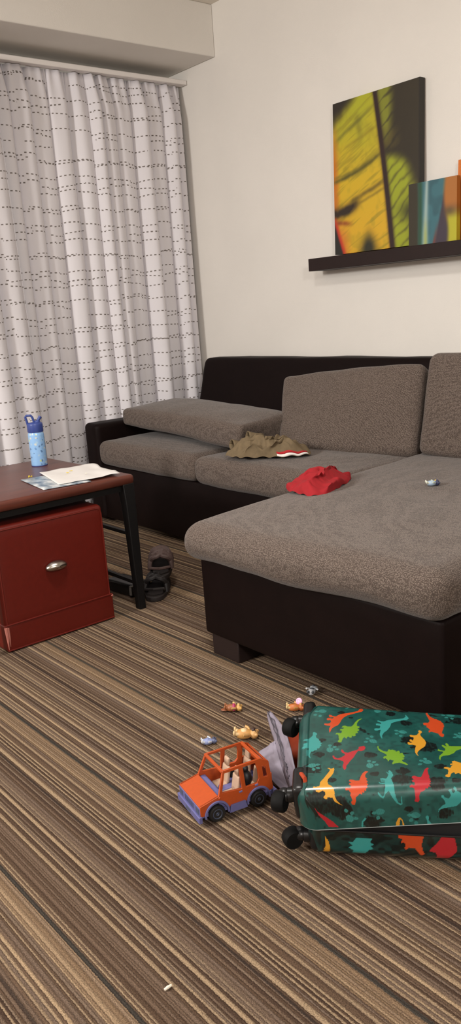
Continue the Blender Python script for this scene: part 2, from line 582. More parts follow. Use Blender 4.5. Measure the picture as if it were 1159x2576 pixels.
obj('rail', MB().lo_hi((-.028, -1.5, -.012), (.028, 1.195, .014)), M['track'], th, bevel=.003)
for yy in (-1.2, -.35, .5, 1.1):
    obj('bracket', MB().lo_hi((-.153, yy - .012, -.008), (-.028, yy + .012, .006)), M['track'], th)

# ------------------------------------------------------------------ picture ledge and canvases
th = thing('picture_ledge', 'long dark espresso picture ledge on the wall above the sofa', 'shelf', (-3.158, 3.3, 1.283))
obj('ledge_front', MB().lo_hi((0, -.120, 0), (2.0, -.102, .062)), M['shelf'], th, bevel=.002)
obj('ledge_base', MB().lo_hi((0, -.102, .0), (2.0, 0, .020)), M['shelf'], th, bevel=.0015)
obj('ledge_back', MB().lo_hi((0, -.016, .020), (2.0, 0, .062)), M['shelf'], th, bevel=.0015)

def canvas(name, label, x0, x1, yb, yt, z0, z1, thick, colf, res=.0042):
    """a leaning stretched canvas: front face from (y=yb,z0) to (y=yt,z1)"""
    th = thing(name, label, 'picture', (x0, yb, z0), group='canvases leaning on the ledge')
    W, Hh = x1 - x0, z1 - z0
    nu, nv = max(2, int(W / res)), max(2, int(Hh / res))
    rt_ = .004
    t = thick
    us = [0] + [W * i / nu for i in range(nu + 1)] + [W]
    vs_ = [0] + [Hh * i / nv for i in range(nv + 1)] + [Hh]
    P = []; UV = []
    for i, a in enumerate(us):
        row = []
        for j, b in enumerate(vs_):
            e = (i in (0, len(us) - 1)) or (j in (0, len(vs_) - 1))
            y = (yt - yb) * b / Hh + (t if e else 0.)
            row.append((a, y, b)); UV.append((a / W, b / Hh))
        P.append(row)
    mb = MB(); mb.grid(P)
    nb = len(vs_); nx = len(us)
    o = obj('canvas_print', mb, M['canvas'], th, smooth=False)
    UV = np.array(UV)
    vcolor(o.data, colf(UV[:, 0], UV[:, 1]))
    # stretcher bars behind
    fr = MB()
    def sl(a0, a1, b0, b1):
        y0_ = lambda b: (yt - yb) * b / Hh
        vs = [(a, y0_(b) + q, b) for a in (a0, a1) for b in (b0, b1) for q in (t * .35, t - .001)]
        fr.add(vs, [(0, 1, 3, 2), (4, 6, 7, 5), (0, 4, 5, 1), (2, 3, 7, 6), (0, 2, 6, 4), (1, 5, 7, 3)])
    q = .03
    sl(.002, q, .002, Hh - .002); sl(W - q, W - .002, .002, Hh - .002); sl(q, W - q, .002, q); sl(q, W - q, Hh - q, Hh - .002)
    obj('stretcher_frame', fr, M['beige'], th, smooth=False)
    return th

def mixc(c, rgb, f):
    return c * (1 - f[:, None]) + np.array(rgb, float)[None, :] * f[:, None]

def fbm(u, v, f, seed):
    return vnoise(u * f + .37 * v * f, v * f, seed) * .5 + vnoise(u * f * 2.1, v * f * 2.1 + .3 * u * f, seed + 1) * .3 + vnoise(u * f * 4.3, v * f * 4.3, seed + 2) * .2
def art_leaf(u, v):
    n1 = fbm(u, v, 5, 1); n2 = fbm(u, v, 11, 4); n3 = fbm(u, v, 3, 8)
    c = np.zeros((len(u), 3)) + np.array((206, 172, 34.))
    c = mixc(c, (172, 172, 36), smooth01(.45, .98, v + .25 * (n1 - .5)))
    c = mixc(c, (216, 166, 36), smooth01(.5, .1, v + .2 * (n1 - .5)) * .8)
    c = mixc(c, (150, 138, 30), smooth01(.5, .75, n2) * .30)
    rib = .505 + .195 * (1 - v) + .012 * np.sin(PI * (1 - v))
    # fine streaks climbing to the right
    st = fbm((u + .3 * v) * .5, (v - .36 * u) * 5, 6, 14)
    c = mixc(c, (132, 122, 30), smooth01(.52, .72, st) * .45)
    c = mixc(c, (196, 112, 26), smooth01(.09, .0, u + .06 * (n1 - .5)) * smooth01(.95, .6, v))
    c = mixc(c, (206, 110, 40), smooth01(.24, .06, u) * smooth01(.24, .06, v))
    def stroke(c, x0, y0, x1, y1, wd, rgb, k=.9, bend=0.):
        L = math.hypot(x1 - x0, y1 - y0); tx, ty = (x1 - x0) / L, (y1 - y0) / L
        a = (u - x0) * tx + (v - y0) * ty; b = -(u - x0) * ty + (v - y0) * tx - bend * np.sin(PI * np.clip(a / L, 0, 1)) + .02 * (n1 - .5)
        f = np.exp(-(b / wd) ** 2) * smooth01(-.05, .05, a) * smooth01(L + .05, L - .10, a)
        return mixc(c, rgb, np.clip(f * k * (.6 + .8 * n2), 0, 1))
    c = stroke(c, .0, .485, .60, .625, .016, (92, 84, 24), .95, -.02)
    c = stroke(c, .0, .515, .50, .60, .010, (120, 108, 30), .6, -.02)
    c = stroke(c, -.05, .275, .32, .335, .034, (44, 32, 20), 1.15, -.02)
    c = stroke(c, .2, .335, .64, .44, .016, (104, 86, 26), .9, 0)
    c = stroke(c, .30, .32, .66, .40, .010, (120, 100, 30), .6, 0)
    c = stroke(c, .02, .215, .22, .195, .016, (124, 48, 26), .8, 0)
    c = stroke(c, .05, .76, .5, .92, .014, (116, 114, 34), .7, 0)
    c = stroke(c, .15, .70, .55, .79, .012, (140, 124, 30), .6, 0)
    c = stroke(c, .30, .88, .34, .72, .035, (112, 106, 34), .45, 0)
    f = np.exp(-(((u - .42 - .05 * v) / (.095 - .3 * v * (v < .2))) ** 2 + ((v - .02) / .085) ** 2)); c = mixc(c, (44, 42, 26), np.clip(f * 1.15, 0, 1))
    f = smooth01(.36, .10, u + (1 - v) * 1.75 + .16 * (n1 - .5)); c = mixc(c, (40, 32, 24), f)
    d = (.105 - .50 * v) - u + .02 * (n1 - .5)
    c = mixc(c, (186, 48, 30), smooth01(-.06, -.005, d) * smooth01(.28, .2, v)); c = mixc(c, (34, 32, 28), smooth01(-.015, .015, d))
    R_ = smooth01(-.005, .008, u - rib)
    g = np.zeros_like(c) + np.array((48, 41, 27.)) * (.85 + .3 * n3[:, None])
    sv = v - .45 * (u - rib)
    vr = np.abs(((sv * 14 + 1.1 * (n1 - .5)) % 1) - .5) * .85 + .2 * n2
    wtop = smooth01(.20, .05, u - rib - .05 * (n3 - .5) + .22 * (.80 - v)) * smooth01(.60, .78, v)
    g = mixc(g, (136, 140, 40), np.clip(wtop * (.30 + .95 * smooth01(.05, .32, vr)), 0, .9))
    g = mixc(g, (96, 84, 36), np.clip(smooth01(.60, .66, v) * smooth01(.82, .70, v) * smooth01(.26, .1, u - rib) * smooth01(.1, .35, vr) * .6, 0, 1))
    low = smooth01(.64, .54, v + .25 * (u - rib) + .12 * (n1 - .5)) * smooth01(1.06, .90, u + .28 * np.clip(v - .30, 0, 1) * 2)
    g = mixc(g, (152, 160, 34), np.clip(low * (.62 + .45 * smooth01(.0, .4, vr)), 0, 1))
    g = mixc(g, (84, 84, 26), np.clip(low * .55 * smooth01(.20, .02, vr), 0, 1))
    g = mixc(g, (64, 58, 26), smooth01(.07, .0, u - rib) * .55)
    f = np.exp(-(((u - .90) / .12) ** 2 + ((v - .22) / .06) ** 2)) * .75; g = mixc(g, (44, 42, 24), f)
    c = c * (1 - R_[:, None]) + g * R_[:, None]
    ribf = np.exp(-((u - rib) / (.022 + .004 * (1 - v))) ** 2); c = mixc(c, (42, 22, 18), np.clip(ribf * 1.5, 0, 1))
    edge = smooth01(.985, .99, u); c = mixc(c, (34, 30, 25), edge * .85)
    return linarr(c) * .97

def art_teal(u, v):
    n1 = vnoise(u * 7, v * 7, 11); n2 = vnoise(u * 25, v * 12, 12)
    c = np.zeros((len(u), 3)) + np.array((58, 104, 114.))
    c = mixc(c, (40, 74, 84), smooth01(.4, .8, n1) * .5)
    c = mixc(c, (50, 44, 30), smooth01(.28, .18, u + .03 * n1))
    c = mixc(c, (36, 74, 52), np.exp(-((u - .25) / .045) ** 2))
    c = mixc(c, (150, 172, 168), np.exp(-((u - .365 - .05 * (v - .5)) / (.035 + .03 * (1 - v))) ** 2))
    c = mixc(c, (160, 168, 90), np.exp(-((u - .36) / .04) ** 2) * smooth01(.6, .2, v) * .8)
    d = u - (.50 + .28 * v)
    c = mixc(c, (60, 50, 62), smooth01(-.01, .05, d))
    c = mixc(c, (120, 46, 36), np.exp(-((d - .0) / .03) ** 2) * smooth01(.5, .0, v))
    e = u - (.72 + .03 * np.sin(6 * v))
    c = mixc(c, (166, 104, 44), smooth01(.0, .10, e) * smooth01(.3, .7, v))
    c = mixc(c, (176, 170, 40), smooth01(.03, .13, e) * smooth01(.62, .42, v))
    f = np.exp(-(((u - .85) / .12) ** 2 + ((v - .55) / .06) ** 2)) * .6; c = mixc(c, (70, 60, 40), f)
    return linarr(c)

def art_orange(u, v):
    n1 = vnoise(u * 5, v * 7, 21)
    c = np.zeros((len(u), 3)) + np.array((206, 112, 38.))
    c = mixc(c, (150, 60, 30), smooth01(.45, .8, n1))
    c = mixc(c, (226, 168, 62), np.exp(-((u - .1 - .2 * v) / .07) ** 2))
    return linarr(c)
canvas('canvas_picture', 'tall yellow leaf canvas with a dark midrib, leaning on the ledge', -3.020, -2.492, 3.238, 3.258, 1.352, 2.062, .036, art_leaf, .0036)
canvas('canvas_picture', 'small teal and orange canvas in front of the tall leaf canvas', -2.522, -2.262, 3.199, 3.205, 1.304, 1.614, .026, art_teal, .0030)
canvas('canvas_picture', 'orange canvas cut off by the right edge of the photo, on the ledge', -2.297, -1.93, 3.245, 3.265, 1.304, 1.684, .03, art_orange, .006)

# ------------------------------------------------------------------ the sectional sofa
sofa = thing('sectional_sofa', 'dark brown sectional sofa with pebbled taupe cushions and a chaise', 'sofa', (-2.6, 2.4, 0))
SO = (-2.6, 2.4, 0)
def sp(name, mb, mat, parent=sofa, **kw):
    mb.v = [(p[0] - SO[0], p[1] - SO[1], p[2] - SO[2]) for p in mb.v]
    return obj(name, mb, mat, parent, **kw)
def rbox(a, b, r, **kw):
    c = [(x + y) / 2 for x, y in zip(a, b)]; d = [y - x for x, y in zip(a, b)]
    return move(rounded(*d, r, **kw), c)
def hexa(c8, r, n=(16, 16, 6), k=5, size=None, **kw):
    """rounded box warped into 8 corners: order x-,y-,z- fastest z: [xyz] 000,001,010,011,100,101,110,111"""
    c8 = [Vector(c) for c in c8]
    dx = ((c8[4] - c8[0]).length + (c8[7] - c8[3]).length) / 2
    dy = ((c8[2] - c8[0]).length + (c8[7] - c8[5]).length) / 2
    dz = ((c8[1] - c8[0]).length + (c8[7] - c8[6]).length) / 2
    def wp(o, u):
        x, y, z = [(o[i] / (d / 2) + 1) / 2 for i, d in enumerate((dx, dy, dz))]
        p = Vector((0, 0, 0))
        for i in range(8):
            p += c8[i] * ((x if i & 4 else 1 - x) * (y if i & 2 else 1 - y) * (z if i & 1 else 1 - z))
        p += Vector((noise.noise(p * 7), noise.noise(p * 7 + Vector((9, 3, 1))), noise.noise(p * 6 + Vector((2, 8, 5))))) * .005
        return tuple(p)
    return rounded(dx, dy, dz, r, n=n, k=k, warp=wp, **kw)
sp('base', rbox((-3.95, 2.285, .03), (-2.05, 3.22, .335), .012, n=(20, 10, 4), k=2), M['leather'])
# chaise base, its vinyl slightly padded
sp('chaise_base', rbox((-2.085, 1.535, .075), (-1.125, 3.2, .36), .014, n=(14, 14, 6), k=3), M['leather'])
def foot(x, y, z=.078):
    return MB().lo_hi((x, y, 0), (x + .135, y + .09, z))
for x, y in ((-2.068, 1.55), (-1.275, 1.55), (-1.275, 3.05), (-2.068, 3.05)):
    sp('foot', foot(x, y), M['legdark'], bevel=.004)
def arm_warp(o, u):
    return (o[0], o[1], o[2])
sp('arm', rbox((-4.075, 2.27, .02), (-3.935, 3.15, .560), .028, n=(4, 14, 10), k=5), M['leather'])
# raked back: front plane leans away towards the top
def backhex(x0, x1):
    return hexa([(x0, 2.93, .10), (x0 + .005, 3.155, .842), (x0, 3.24, .10), (x0 + .005, 3.27, .842),
                 (x1, 2.93, .10), (x1, 3.155, .842), (x1, 3.24, .10), (x1, 3.27, .842)], .035, n=(30, 4, 14), k=5)
sp('back', backhex(-4.070, -1.12), M['leather'])
# seat cushions
def seat(name, a, b, r, crown, n, lab=None, side=.012, taper=0.):
    x0, y0, z0 = a; x1, y1, z1 = b
    mb = hexa([(x0 + taper, y0, z0), (x0 + taper, y0, z1), (x0, y1, z0), (x0, y1, z1), (x1, y0, z0), (x1, y0, z1), (x1, y1, z0), (x1, y1, z1)],
              r, n=n, k=6, crown=crown, side=side)
    return sp(name, mb, M['fabric'])
seat('seat_cushion', (-3.925, 2.265, .335), (-3.065, 2.93, .470), .036, .014, (24, 20, 4))
seat('seat_cushion', (-3.058, 2.262, .330), (-2.150, 2.93, .462), .036, .014, (24, 20, 4))
def chaise():
    x0, x1, y0, y1, z0, z1 = -2.155, -1.095, 1.475, 2.93, .340, .478
    mb = hexa([(x0 + .055, y0 + .005, z0 - .005), (x0 + .06, y0 + .01, z1 - .012), (x0 - .035, y1, z0), (x0 - .035, y1, z1),
               (x1 - .01, y0 + .015, z0 + .025), (x1 - .005, y0 + .01, z1 + .02), (x1, y1, z0), (x1, y1, z1)], .052, n=(34, 44, 5), k=7, crown=.020, side=.018)
    # the front lower edge droops and the near corner puffs
    out = []
    for x, y, z in mb.v:
        f = max(0., 1 - (y - 1.46) / .12) if y < 1.6 else 0.
        if z < .40:
            z += f * .010 * math.sin((x + 2.15) * 9.) - f * .012 * math.exp(-((x + 1.14) / .12) ** 2)
        out.append((x, y, z))
    mb.v = out
    return sp('seat_cushion', mb, M['fabric'])
chaise()
# back cushions (front-face corners, then pushed back by the thickness)
def backcushion(BL, BR, TR, TL, th, crown=.035, n=(24, 5, 16), r=.038):
    BL, BR, TR, TL = map(Vector, (BL, BR, TR, TL))
    nb = (BR - BL).cross(TL - BL).normalized()
    if nb.y < 0: nb = -nb
    nb = (nb + Vector((0, .25, 0))).normalized()
    b = [BL + nb * th, BR + nb * th, TR + nb * th * .8, TL + nb * th * .8]
    c8 = [BL, TL, b[0], b[3], BR, TR, b[1], b[2]]
    # crown acts on local z, so swap axes: build with y<->z roles through side
    mb = hexa(c8, r, n=n, k=6, side=.0)
    C0 = (BL + BR + TR + TL) / 4
    ex = ((BR - BL) + (TR - TL)) / 2; ez = ((TL - BL) + (TR - BR)) / 2
    out = []
    for p in mb.v:
        p = Vector(p); q = p - C0
        u = q.dot(ex) / ex.length_squared * 2; v = q.dot(ez) / ez.length_squared * 2
        d = q.dot(nb) / th
        bul = max(0, 1 - u * u) * max(0, 1 - v * v)
        p = p - nb * crown * bul * (1 - 2 * min(1, max(0, d)))
        # the outline bows out a little between the corners
        p += ez.normalized() * .012 * math.copysign(1, v) * max(0, 1 - u * u) * min(1, abs(v))
        out.append(tuple(p))
    mb.v = out
    return mb
sp('back_cushion', backcushion((-2.83, 2.585, .478), (-2.135, 2.72, .480), (-2.155, 2.83, .855), (-3.00, 2.80, .790), .15), M['fabric'])
sp('back_cushion', backcushion((-2.115, 2.70, .485), (-1.20, 2.73, .485), (-1.20, 2.84, .885), (-2.105, 2.775, .892), .17), M['fabric'])
# loose cushion lying flat on the left seat
LO = (-3.38, 2.6, .5)
mb = hexa([(-3.915, 2.43, .530), (-3.925, 2.44, .618), (-3.90, 2.80, .520), (-3.90, 2.80, .640),
           (-2.865, 2.375, .482), (-2.835, 2.375, .600), (-2.86, 2.76, .482), (-2.875, 2.75, .610)], .022, n=(28, 14, 4), k=6, crown=.024, side=.006)
mb.v = [(x, y, z + .006 + .010 * (1 - ((x + 3.38) / .55) ** 2) * (1 if z < .55 else .6)) for x, y, z in mb.v]
o = obj('cushion', mb, M['fabric'], origin=LO)
tag(o, 'loose taupe cushion lying flat on the left seat beside the arm', 'cushion')

# ------------------------------------------------------------------ coffee table
TX0, TX1, TY0, TY1, TZ = -3.30, -2.612, .965, 1.650, .540
tb = thing('coffee_table', 'square mahogany-topped coffee table with black tapered metal legs', 'table', ((TX0 + TX1) / 2, (TY0 + TY1) / 2, 0))
TO = ((TX0 + TX1) / 2, (TY0 + TY1) / 2, 0)
def tp(name, mb, mat, **kw):
    mb.v = [(p[0] - TO[0], p[1] - TO[1], p[2]) for p in mb.v]
    return obj(name, mb, mat, tb, **kw)
tp('tabletop', rbox((TX0, TY0, .502), (TX1, TY1, TZ), .013, n=(4, 4, 1), k=3), M['table'])
tp('apron', MB().lo_hi((TX0 + .02, TY0 + .02, .478), (TX1 - .02, TY1 - .02, .503)), M['blackmetal'])
def leg(x, y, sx, sy):
    """outer corner at the table corner, flared top, tapers to the foot"""
    mb = MB(); vs = []
    for z, wd in ((0, .030), (.42, .042), (.507, .050)):
        for a, b in ((0, 0), (1, 0), (1, 1), (0, 1)):
            vs.append((x - sx * a * wd, y - sy * b * wd, z))
    fs = [(0, 3, 2, 1), (8, 9, 10, 11)]
    for k in range(2):
        for i in range(4):
            fs.append((k * 4 + i, k * 4 + (i + 1) % 4, k * 4 + 4 + (i + 1) % 4, k * 4 + 4 + i))
    mb.add(vs, fs)
    return mb
for x, y, sx, sy in ((TX1 - .002, TY1 - .003, 1, 1), (TX1 - .002, TY0 + .02, 1, -1), (TX0 + .002, TY1 - .003, -1, 1), (TX0 + .002, TY0 + .02, -1, -1)):
    tp('leg', leg(x, y, sx, sy), M['blackmetal'], bevel=.003)
for z in (.305, .108):
    tp('stretcher', MB().lo_hi((TX0 + .03, TY1 - .032, z - .007), (TX1 - .03, TY1 - .018, z + .007)), M['blackmetal'])

# ------------------------------------------------------------------ red ottoman pushed under the table
ot = thing('ottoman', 'red vinyl cube ottoman pushed under the coffee table', 'ottoman', (-2.83, 1.285, 0))
def op(name, mb, mat, parent=ot, **kw):
    mb.v = [(p[0] + 2.83, p[1] - 1.285, p[2]) for p in mb.v]
    return obj(name, mb, mat, parent, **kw)
OX, OY0, OY1 = -2.615, 1.062, 1.503
op('body', rbox((OX - .435, OY0 + .003, .085), (OX - .0015, OY1 - .003, .452), .018, n=(14, 14, 14), k=4), M['red'])
op('bottom_band', rbox((OX - .437, OY0, .004), (OX, OY1, .100), .005, n=(6, 6, 6), k=3), M['red'])
# welts round the front panel
z1, z0 = .440, .102; ya, yb_ = OY0 + .012, OY1 - .012
lp = [(OX - .003, ya, z0), (OX - .003, ya, z1 - .02), (OX - .003, ya + .006, z1 - .005), (OX - .003, ya + .02, z1), (OX - .003, yb_ - .02, z1), (OX - .003, yb_ - .006, z1 - .005), (OX - .003, yb_, z1 - .02), (OX - .003, yb_, z0)]
op('piping', MB().tube(lp, .0034, 8), M['red'])
op('piping', MB().tube([(OX + .0, OY0 + .002, .100), (OX + .0, OY1 - .002, .100)], .0030, 8), M['red'])
op('piping', MB().tube([(OX + .0, OY0 + .002, .007), (OX + .0, OY1 - .002, .007)], .0030, 8), M['red'])
fr = MB()
for yy, z0_, z1_, w_ in ((OY0 + .003, .012, .094, .0042), (OY0 + .010, .022, .092, .0036)):
    fr.tube([(OX + .001, yy, z1_), (OX + .003, yy + .001, (z0_ + z1_) / 2), (OX + .001, yy + .002, z0_)], [w_ * 1.5, w_ * 1.1, .001], 7)
o = op('frayed_seam', fr, M['redfray']); o['label'] = 'frayed pinkish corner seam'
o = op('frayed_seam', MB().ball((OX + .001, OY1 - .003, .094), (.003, .005, .004)), M['redfray'])
# oval cup pull
R = Matrix.Rotation(PI / 2, 3, 'Y')
pull = MB(); P = []
for i in range(13):
    a = PI * i / 12
    row = []
    for j in range(25):
        b = 2 * PI * j / 24
        rr_ = math.sin(a / 2)
        row.append((OX + .004 + .024 * math.cos(a / 2) * (1 + .15 * math.sin(b)), 1.283 + .043 * rr_ * math.cos(b), .262 + (.019 + .004 * math.sin(b)) * rr_ * math.sin(b) + .004))
    P.append(row)
pull.grid(P)
o = op('pull', pull, M['steel']); o['label'] = 'oval brushed metal cup pull'

# ------------------------------------------------------------------ things on the table
bt = thing('water_bottle', 'light blue patterned water bottle with royal blue spout lid on the coffee table', 'bottle', (-3.150, 1.530, TZ))
def bottle_cols():
    t = NT('blue_bottle_print')
    tc = t.n('TexCoord').outputs['Object']
    vo = t.n('TexVoronoi', ins={'Vector': tc, 'Scale': 62., 'Randomness': 1.})
    wn = t.n('TexNoise', ins={'Vector': tc, 'Scale': 160., 'Detail': 2.})
    d = t.math('ADD', vo.outputs['Distance'], t.math('MULTIPLY', t.math('SUBTRACT', wn.outputs['Fac'], .5), .5))
    m_ = t.math('LESS_THAN', d, .30)
    sc = t.n('SeparateColor', ins={0: vo.outputs['Color']})
    c = t.ramp(sc.outputs[0], [(0, lin((70, 104, 150))), (.35, lin((96, 136, 186))), (.55, lin((206, 206, 190))), (.72, lin((160, 190, 214))), (.9, lin((196, 206, 110)))], 'CONSTANT')
    t.set(Base_Color=t.mix(t.math('MULTIPLY', m_, .8), (*lin((136, 178, 222)), 1), c), Roughness=.35)
    t.b.inputs['Coat Weight'].default_value = .3
    return t.m
M['bottle'] = bottle_cols()
obj('body', MB().lathe([(.002, 0), (.0305, 0), (.0325, .003), (.0330, .008), (.0330, .128), (.0325, .134), (.0305, .139), (.0300, .142), (.002, .142)], 48), M['bottle'], bt)
obj('base_ring', MB().lathe([(.0331, .0008), (.0334, .0008), (.0334, .0035), (.0331, .0035)], 48, cap=False), M['lidblue'], bt)
lid = obj('lid', MB().lathe([(.002, .142), (.0318, .142), (.0325, .144), (.0325, .172), (.0315, .177), (.029, .180), (.010, .183), (.002, .183)], 48), M['lidblue'], bt)
# carrying loop on the left, flip spout on the right
hd = MB()
hy = lambda a, z, r=0.: (-.30 * a, -.95 * a, z)
hd.tube([hy(.028, .174), hy(.031, .192), hy(.035, .206), hy(.028, .212), hy(.012, .211), hy(.006, .203), hy(.001, .182)], [.005, .005, .0052, .0052, .005, .005, .005], 10)
obj('carry_loop', hd, M['lidblue'], lid)
hd = MB()
hd.tube([(.002, .009, .178), (.005, .017, .190), (.009, .026, .204)], [.0075, .0062, .0072], 12)
hd.ball((.003, .012, .182), (.011, .013, .008))
obj('spout', hd, M['lidblue'], lid)

def sheet(pts, nu, nv, wav, seed, t=.0004, flat=0.):
    """bilinear sheet from 4 corners (world), gently wavy"""
    a, b, c, d = map(Vector, pts)
    P = []
    for i in range(nu + 1):
        row = []
        for j in range(nv + 1):
            u, v = i / nu, j / nv
            p = a * (1 - u) * (1 - v) + b * u * (1 - v) + c * u * v + d * (1 - u) * v
            e = noise.noise((u * 3.1, v * 2.3, seed)) * .5 + .5
            p.z += wav * e * (.35 + .65 * abs(math.sin(u * 4.2 + seed))) 
            row.append(tuple(p))
        P.append(row)
    mb = MB(); mb.grid(P)
    return mb
def solid(o, t):
    s = o.modifiers.new('solid', 'SOLIDIFY'); s.thickness = t; s.offset = 1
    return o
def brochure():
    t = NT('brochure_print')
    tc = t.n('TexCoord').outputs['Object']
    n_ = t.n('TexNoise', ins={'Vector': t.n('Mapping', ins={'Vector': tc, 'Scale': (9, 16, 1)}), 'Scale': 1.6, 'Detail': 4.})
    t.set(Base_Color=t.ramp(n_.outputs['Fac'], [(.36, lin((84, 100, 116))), (.5, lin((150, 160, 168))), (.62, lin((206, 208, 208)))]), Roughness=.35)
    return t.m
M['brochure'] = brochure()
o = obj('magazine', sheet([(-2.905, 1.325, TZ + .0015), (-2.650, 1.290, TZ + .0015), (-2.625, 1.47, TZ + .0015), (-2.89, 1.50, TZ + .0015)], 10, 10, .0006, 3), M['brochure'], origin=(-2.77, 1.39, TZ))
solid(o, .0022); tag(o, 'grey-blue brochure under the white paper on the coffee table', 'magazine')
def papergrid():
    out = [(-2.965, 1.435), (-2.673, 1.362), (-2.628, 1.600), (-2.93, 1.650)]
    P = []
    n_ = 26
    for i in range(n_ + 1):
        row = []
        for j in range(n_ + 1):
            u, v = i / n_, j / n_
            x = (out[0][0] * (1 - u) + out[1][0] * u) * (1 - v) + (out[3][0] * (1 - u) + out[2][0] * u) * v
            y = (out[0][1] * (1 - u) + out[1][1] * u) * (1 - v) + (out[3][1] * (1 - u) + out[2][1] * u) * v
            z = TZ + .0052 + .005 * (noise.noise((u * 3, v * 4, 2.)) + .5) * (.3 + v) + .006 * max(0, v - .6) * max(0., math.sin(u * 9)) * 2
            # near right corner hangs a little off the edge
            x += .006 * math.sin(v * 13) * u * u; y += .004 * math.sin(u * 11) * v
            row.append((x, y, z))
        P.append(row)
    mb = MB(); mb.grid(P)
    return mb
o = obj('paper_sheet', papergrid(), M['paper'], origin=(-2.8, 1.5, TZ))
solid(o, .0006); tag(o, 'crumpled white paper sheet with crumbs on the coffee table', 'paper')
cr = MB()
for k in range(6):
    cr.ball((rnd.uniform(-.006, .006), rnd.uniform(-.007, .007), .003 + (k % 3) * .002), (rnd.uniform(.002, .005), rnd.uniform(.002, .004), .0022), 7, 5)
o = obj('food_crumb', cr, M['yellowcrumb']); o.location = (-2.920, 1.372, TZ + .0015)
tag(o, 'small yellow crumb beside the grey-blue brochure', 'crumb')
for x, y, c in ((-2.845, 1.512, 'yellowcrumb'), (-2.825, 1.488, 'yellowcrumb'), (-2.745, 1.520, 'whitecrumb')):
    cr = MB()
    for k in range(3):
        cr.ball((rnd.uniform(-.007, .007), rnd.uniform(-.006, .006), .001), (.0025, .003, .0012), 7, 5)
    o = obj('food_crumb', cr, M[c]); o.location = (x, y, TZ + .0105)
    tag(o, 'tiny food crumb on the white paper sheet', 'crumb', 'crumbs on the paper sheet')

# ------------------------------------------------------------------ on the floor beside the table
def sole_w(t):
    return .5 * (.052 + .042 * math.sin(PI * min(1, max(0, t)) ** .85)) * (1 - max(0, t - .86) ** 2 * 28 if t > .86 else 1) * (1 - (max(0, .10 - t) / .10) ** 2 * .55)
L_ = .245
def sandal(label, loc, rz, tilt, mat, braid=True):
    """toe towards +x; tilt lifts the toe"""
    T_ = Matrix.Translation((-L_ / 2, 0, 0)) 
    def tf(mb):
        R = Matrix.Rotation(-tilt, 3, 'Y')
        mb.v = [tuple(R @ (Vector(p) + Vector((L_ / 2, 0, 0))) - Vector((L_ / 2, 0, 0))) for p in mb.v]
        return mb
    sd = thing('sandal', label, 'sandal', loc, rz, 'pair of sandals')
    so = MB()
    ring = [(L_ * (t / 24 - .5), sole_w(t / 24)) for t in range(25)]
    ou = [(x, w_) for x, w_ in ring] + [(x, -w_) for x, w_ in ring[::-1]]
    so.add([(x, y, 0) for x, y in ou] + [(x, y, .020) for x, y in ou], [tuple(range(len(ou)))[::-1], tuple(range(len(ou), 2 * len(ou)))] + [(i, (i + 1) % len(ou), len(ou) + (i + 1) % len(ou), len(ou) + i) for i in range(len(ou))])
    obj('sole', tf(so), M['sole'], sd, bevel=.003)
    def strap(xc, wx, h, lean=0.):
        mb = MB(); P = []
        hw = sole_w(xc / L_ + .5) + .002
        for j in range(17):
            a = PI * j / 16
            P.append([(xc + lean * math.sin(a) + wx * (q - .5), hw * math.cos(a), .014 + h * math.sin(a) ** .7) for q in (0, .33, .66, 1)])
        mb.grid(P)
        return mb
    o = obj('toe_strap', tf(strap(.072, .042, .046)), mat, sd); solid(o, .003)
    br = MB()
    for k in range(4):
        for sg in (-1, 1):
            pts = []
            for j in range(13):
                a = PI * j / 12
                pts.append((.030 - .022 * k + sg * .011 * math.cos(a * 3 + k), .046 * math.cos(a), .016 + .062 * math.sin(a) ** .8 + .003 * sg * math.sin(a * 6)))
            br.tube(pts, .0092, 8)
    obj('braided_strap', tf(br), mat, sd)
    obj('heel_strap', tf(MB().tube([(-.04, .036, .02), (-.09, .038, .045), (-.115, 0, .052), (-.09, -.038, .045), (-.04, -.036, .02)], .006, 8)), mat, sd)
    return sd
M['sandaldark'] = plain('black_sandal_leather', (30, 25, 25), .6, bs=.3, bscale=300)
sandal('darker sandal flat on the carpet underneath the brown braided one', (-2.735, 1.785, 0), math.atan2(.66, -.75), 0., M['sandaldark'])
sandal('brown braided-strap sandal lying on top of its darker mate behind the table leg', (-2.795, 1.855, .058), math.atan2(.60, -.80), .16, M['sandal'])

pb = thing('power_adapter', 'black power adapter with a grey end on the carpet behind the ottoman', 'adapter', (-2.84, 1.71, 0), .1)
obj('housing', move(rounded(.17, .09, .055, .012, n=(6, 4, 3)), (0, 0, .0285)), M['blackplastic'], pb)
gp = MB(); gp.lo_hi((.072, -.052, .012), (.084, -.046, .052)); gp.lo_hi((.072, -.052, .046), (.084, -.014, .052)); gp.lo_hi((.072, -.02, .012), (.084, -.014, .052))
obj('grey_clip', gp, M['greyplastic'], pb, bevel=.002)
cd = MB()
Rc = Matrix.Rotation(-.1, 3, 'Z')
cd.tube([Rc @ (Vector(p) - Vector((-2.84, 1.71, 0))) for p in [(-2.925, 1.70, .030), (-2.945, 1.66, .035), (-2.905, 1.610, .10), (-2.890, 1.605, .20), (-2.893, 1.608, .28), (-2.93, 1.610, .35), (-2.97, 1.608, .42), (-2.98, 1.606, .474)]], .0095, 8)
obj('cord', cd, M['cord'], pb)

cb = MB(); cb.tube([(-.007, 0, .003), (0, .001, .0045), (.007, .003, .004)], [.0022, .0030, .002], 7)
o = obj('food_crumb', cb, M['whitecrumb']); o.location = (-1.015, .608, 0); o.rotation_euler = (0, 0, 1.3)
tag(o, 'small white crumb on bare carpet near the bottom of the photo', 'crumb')

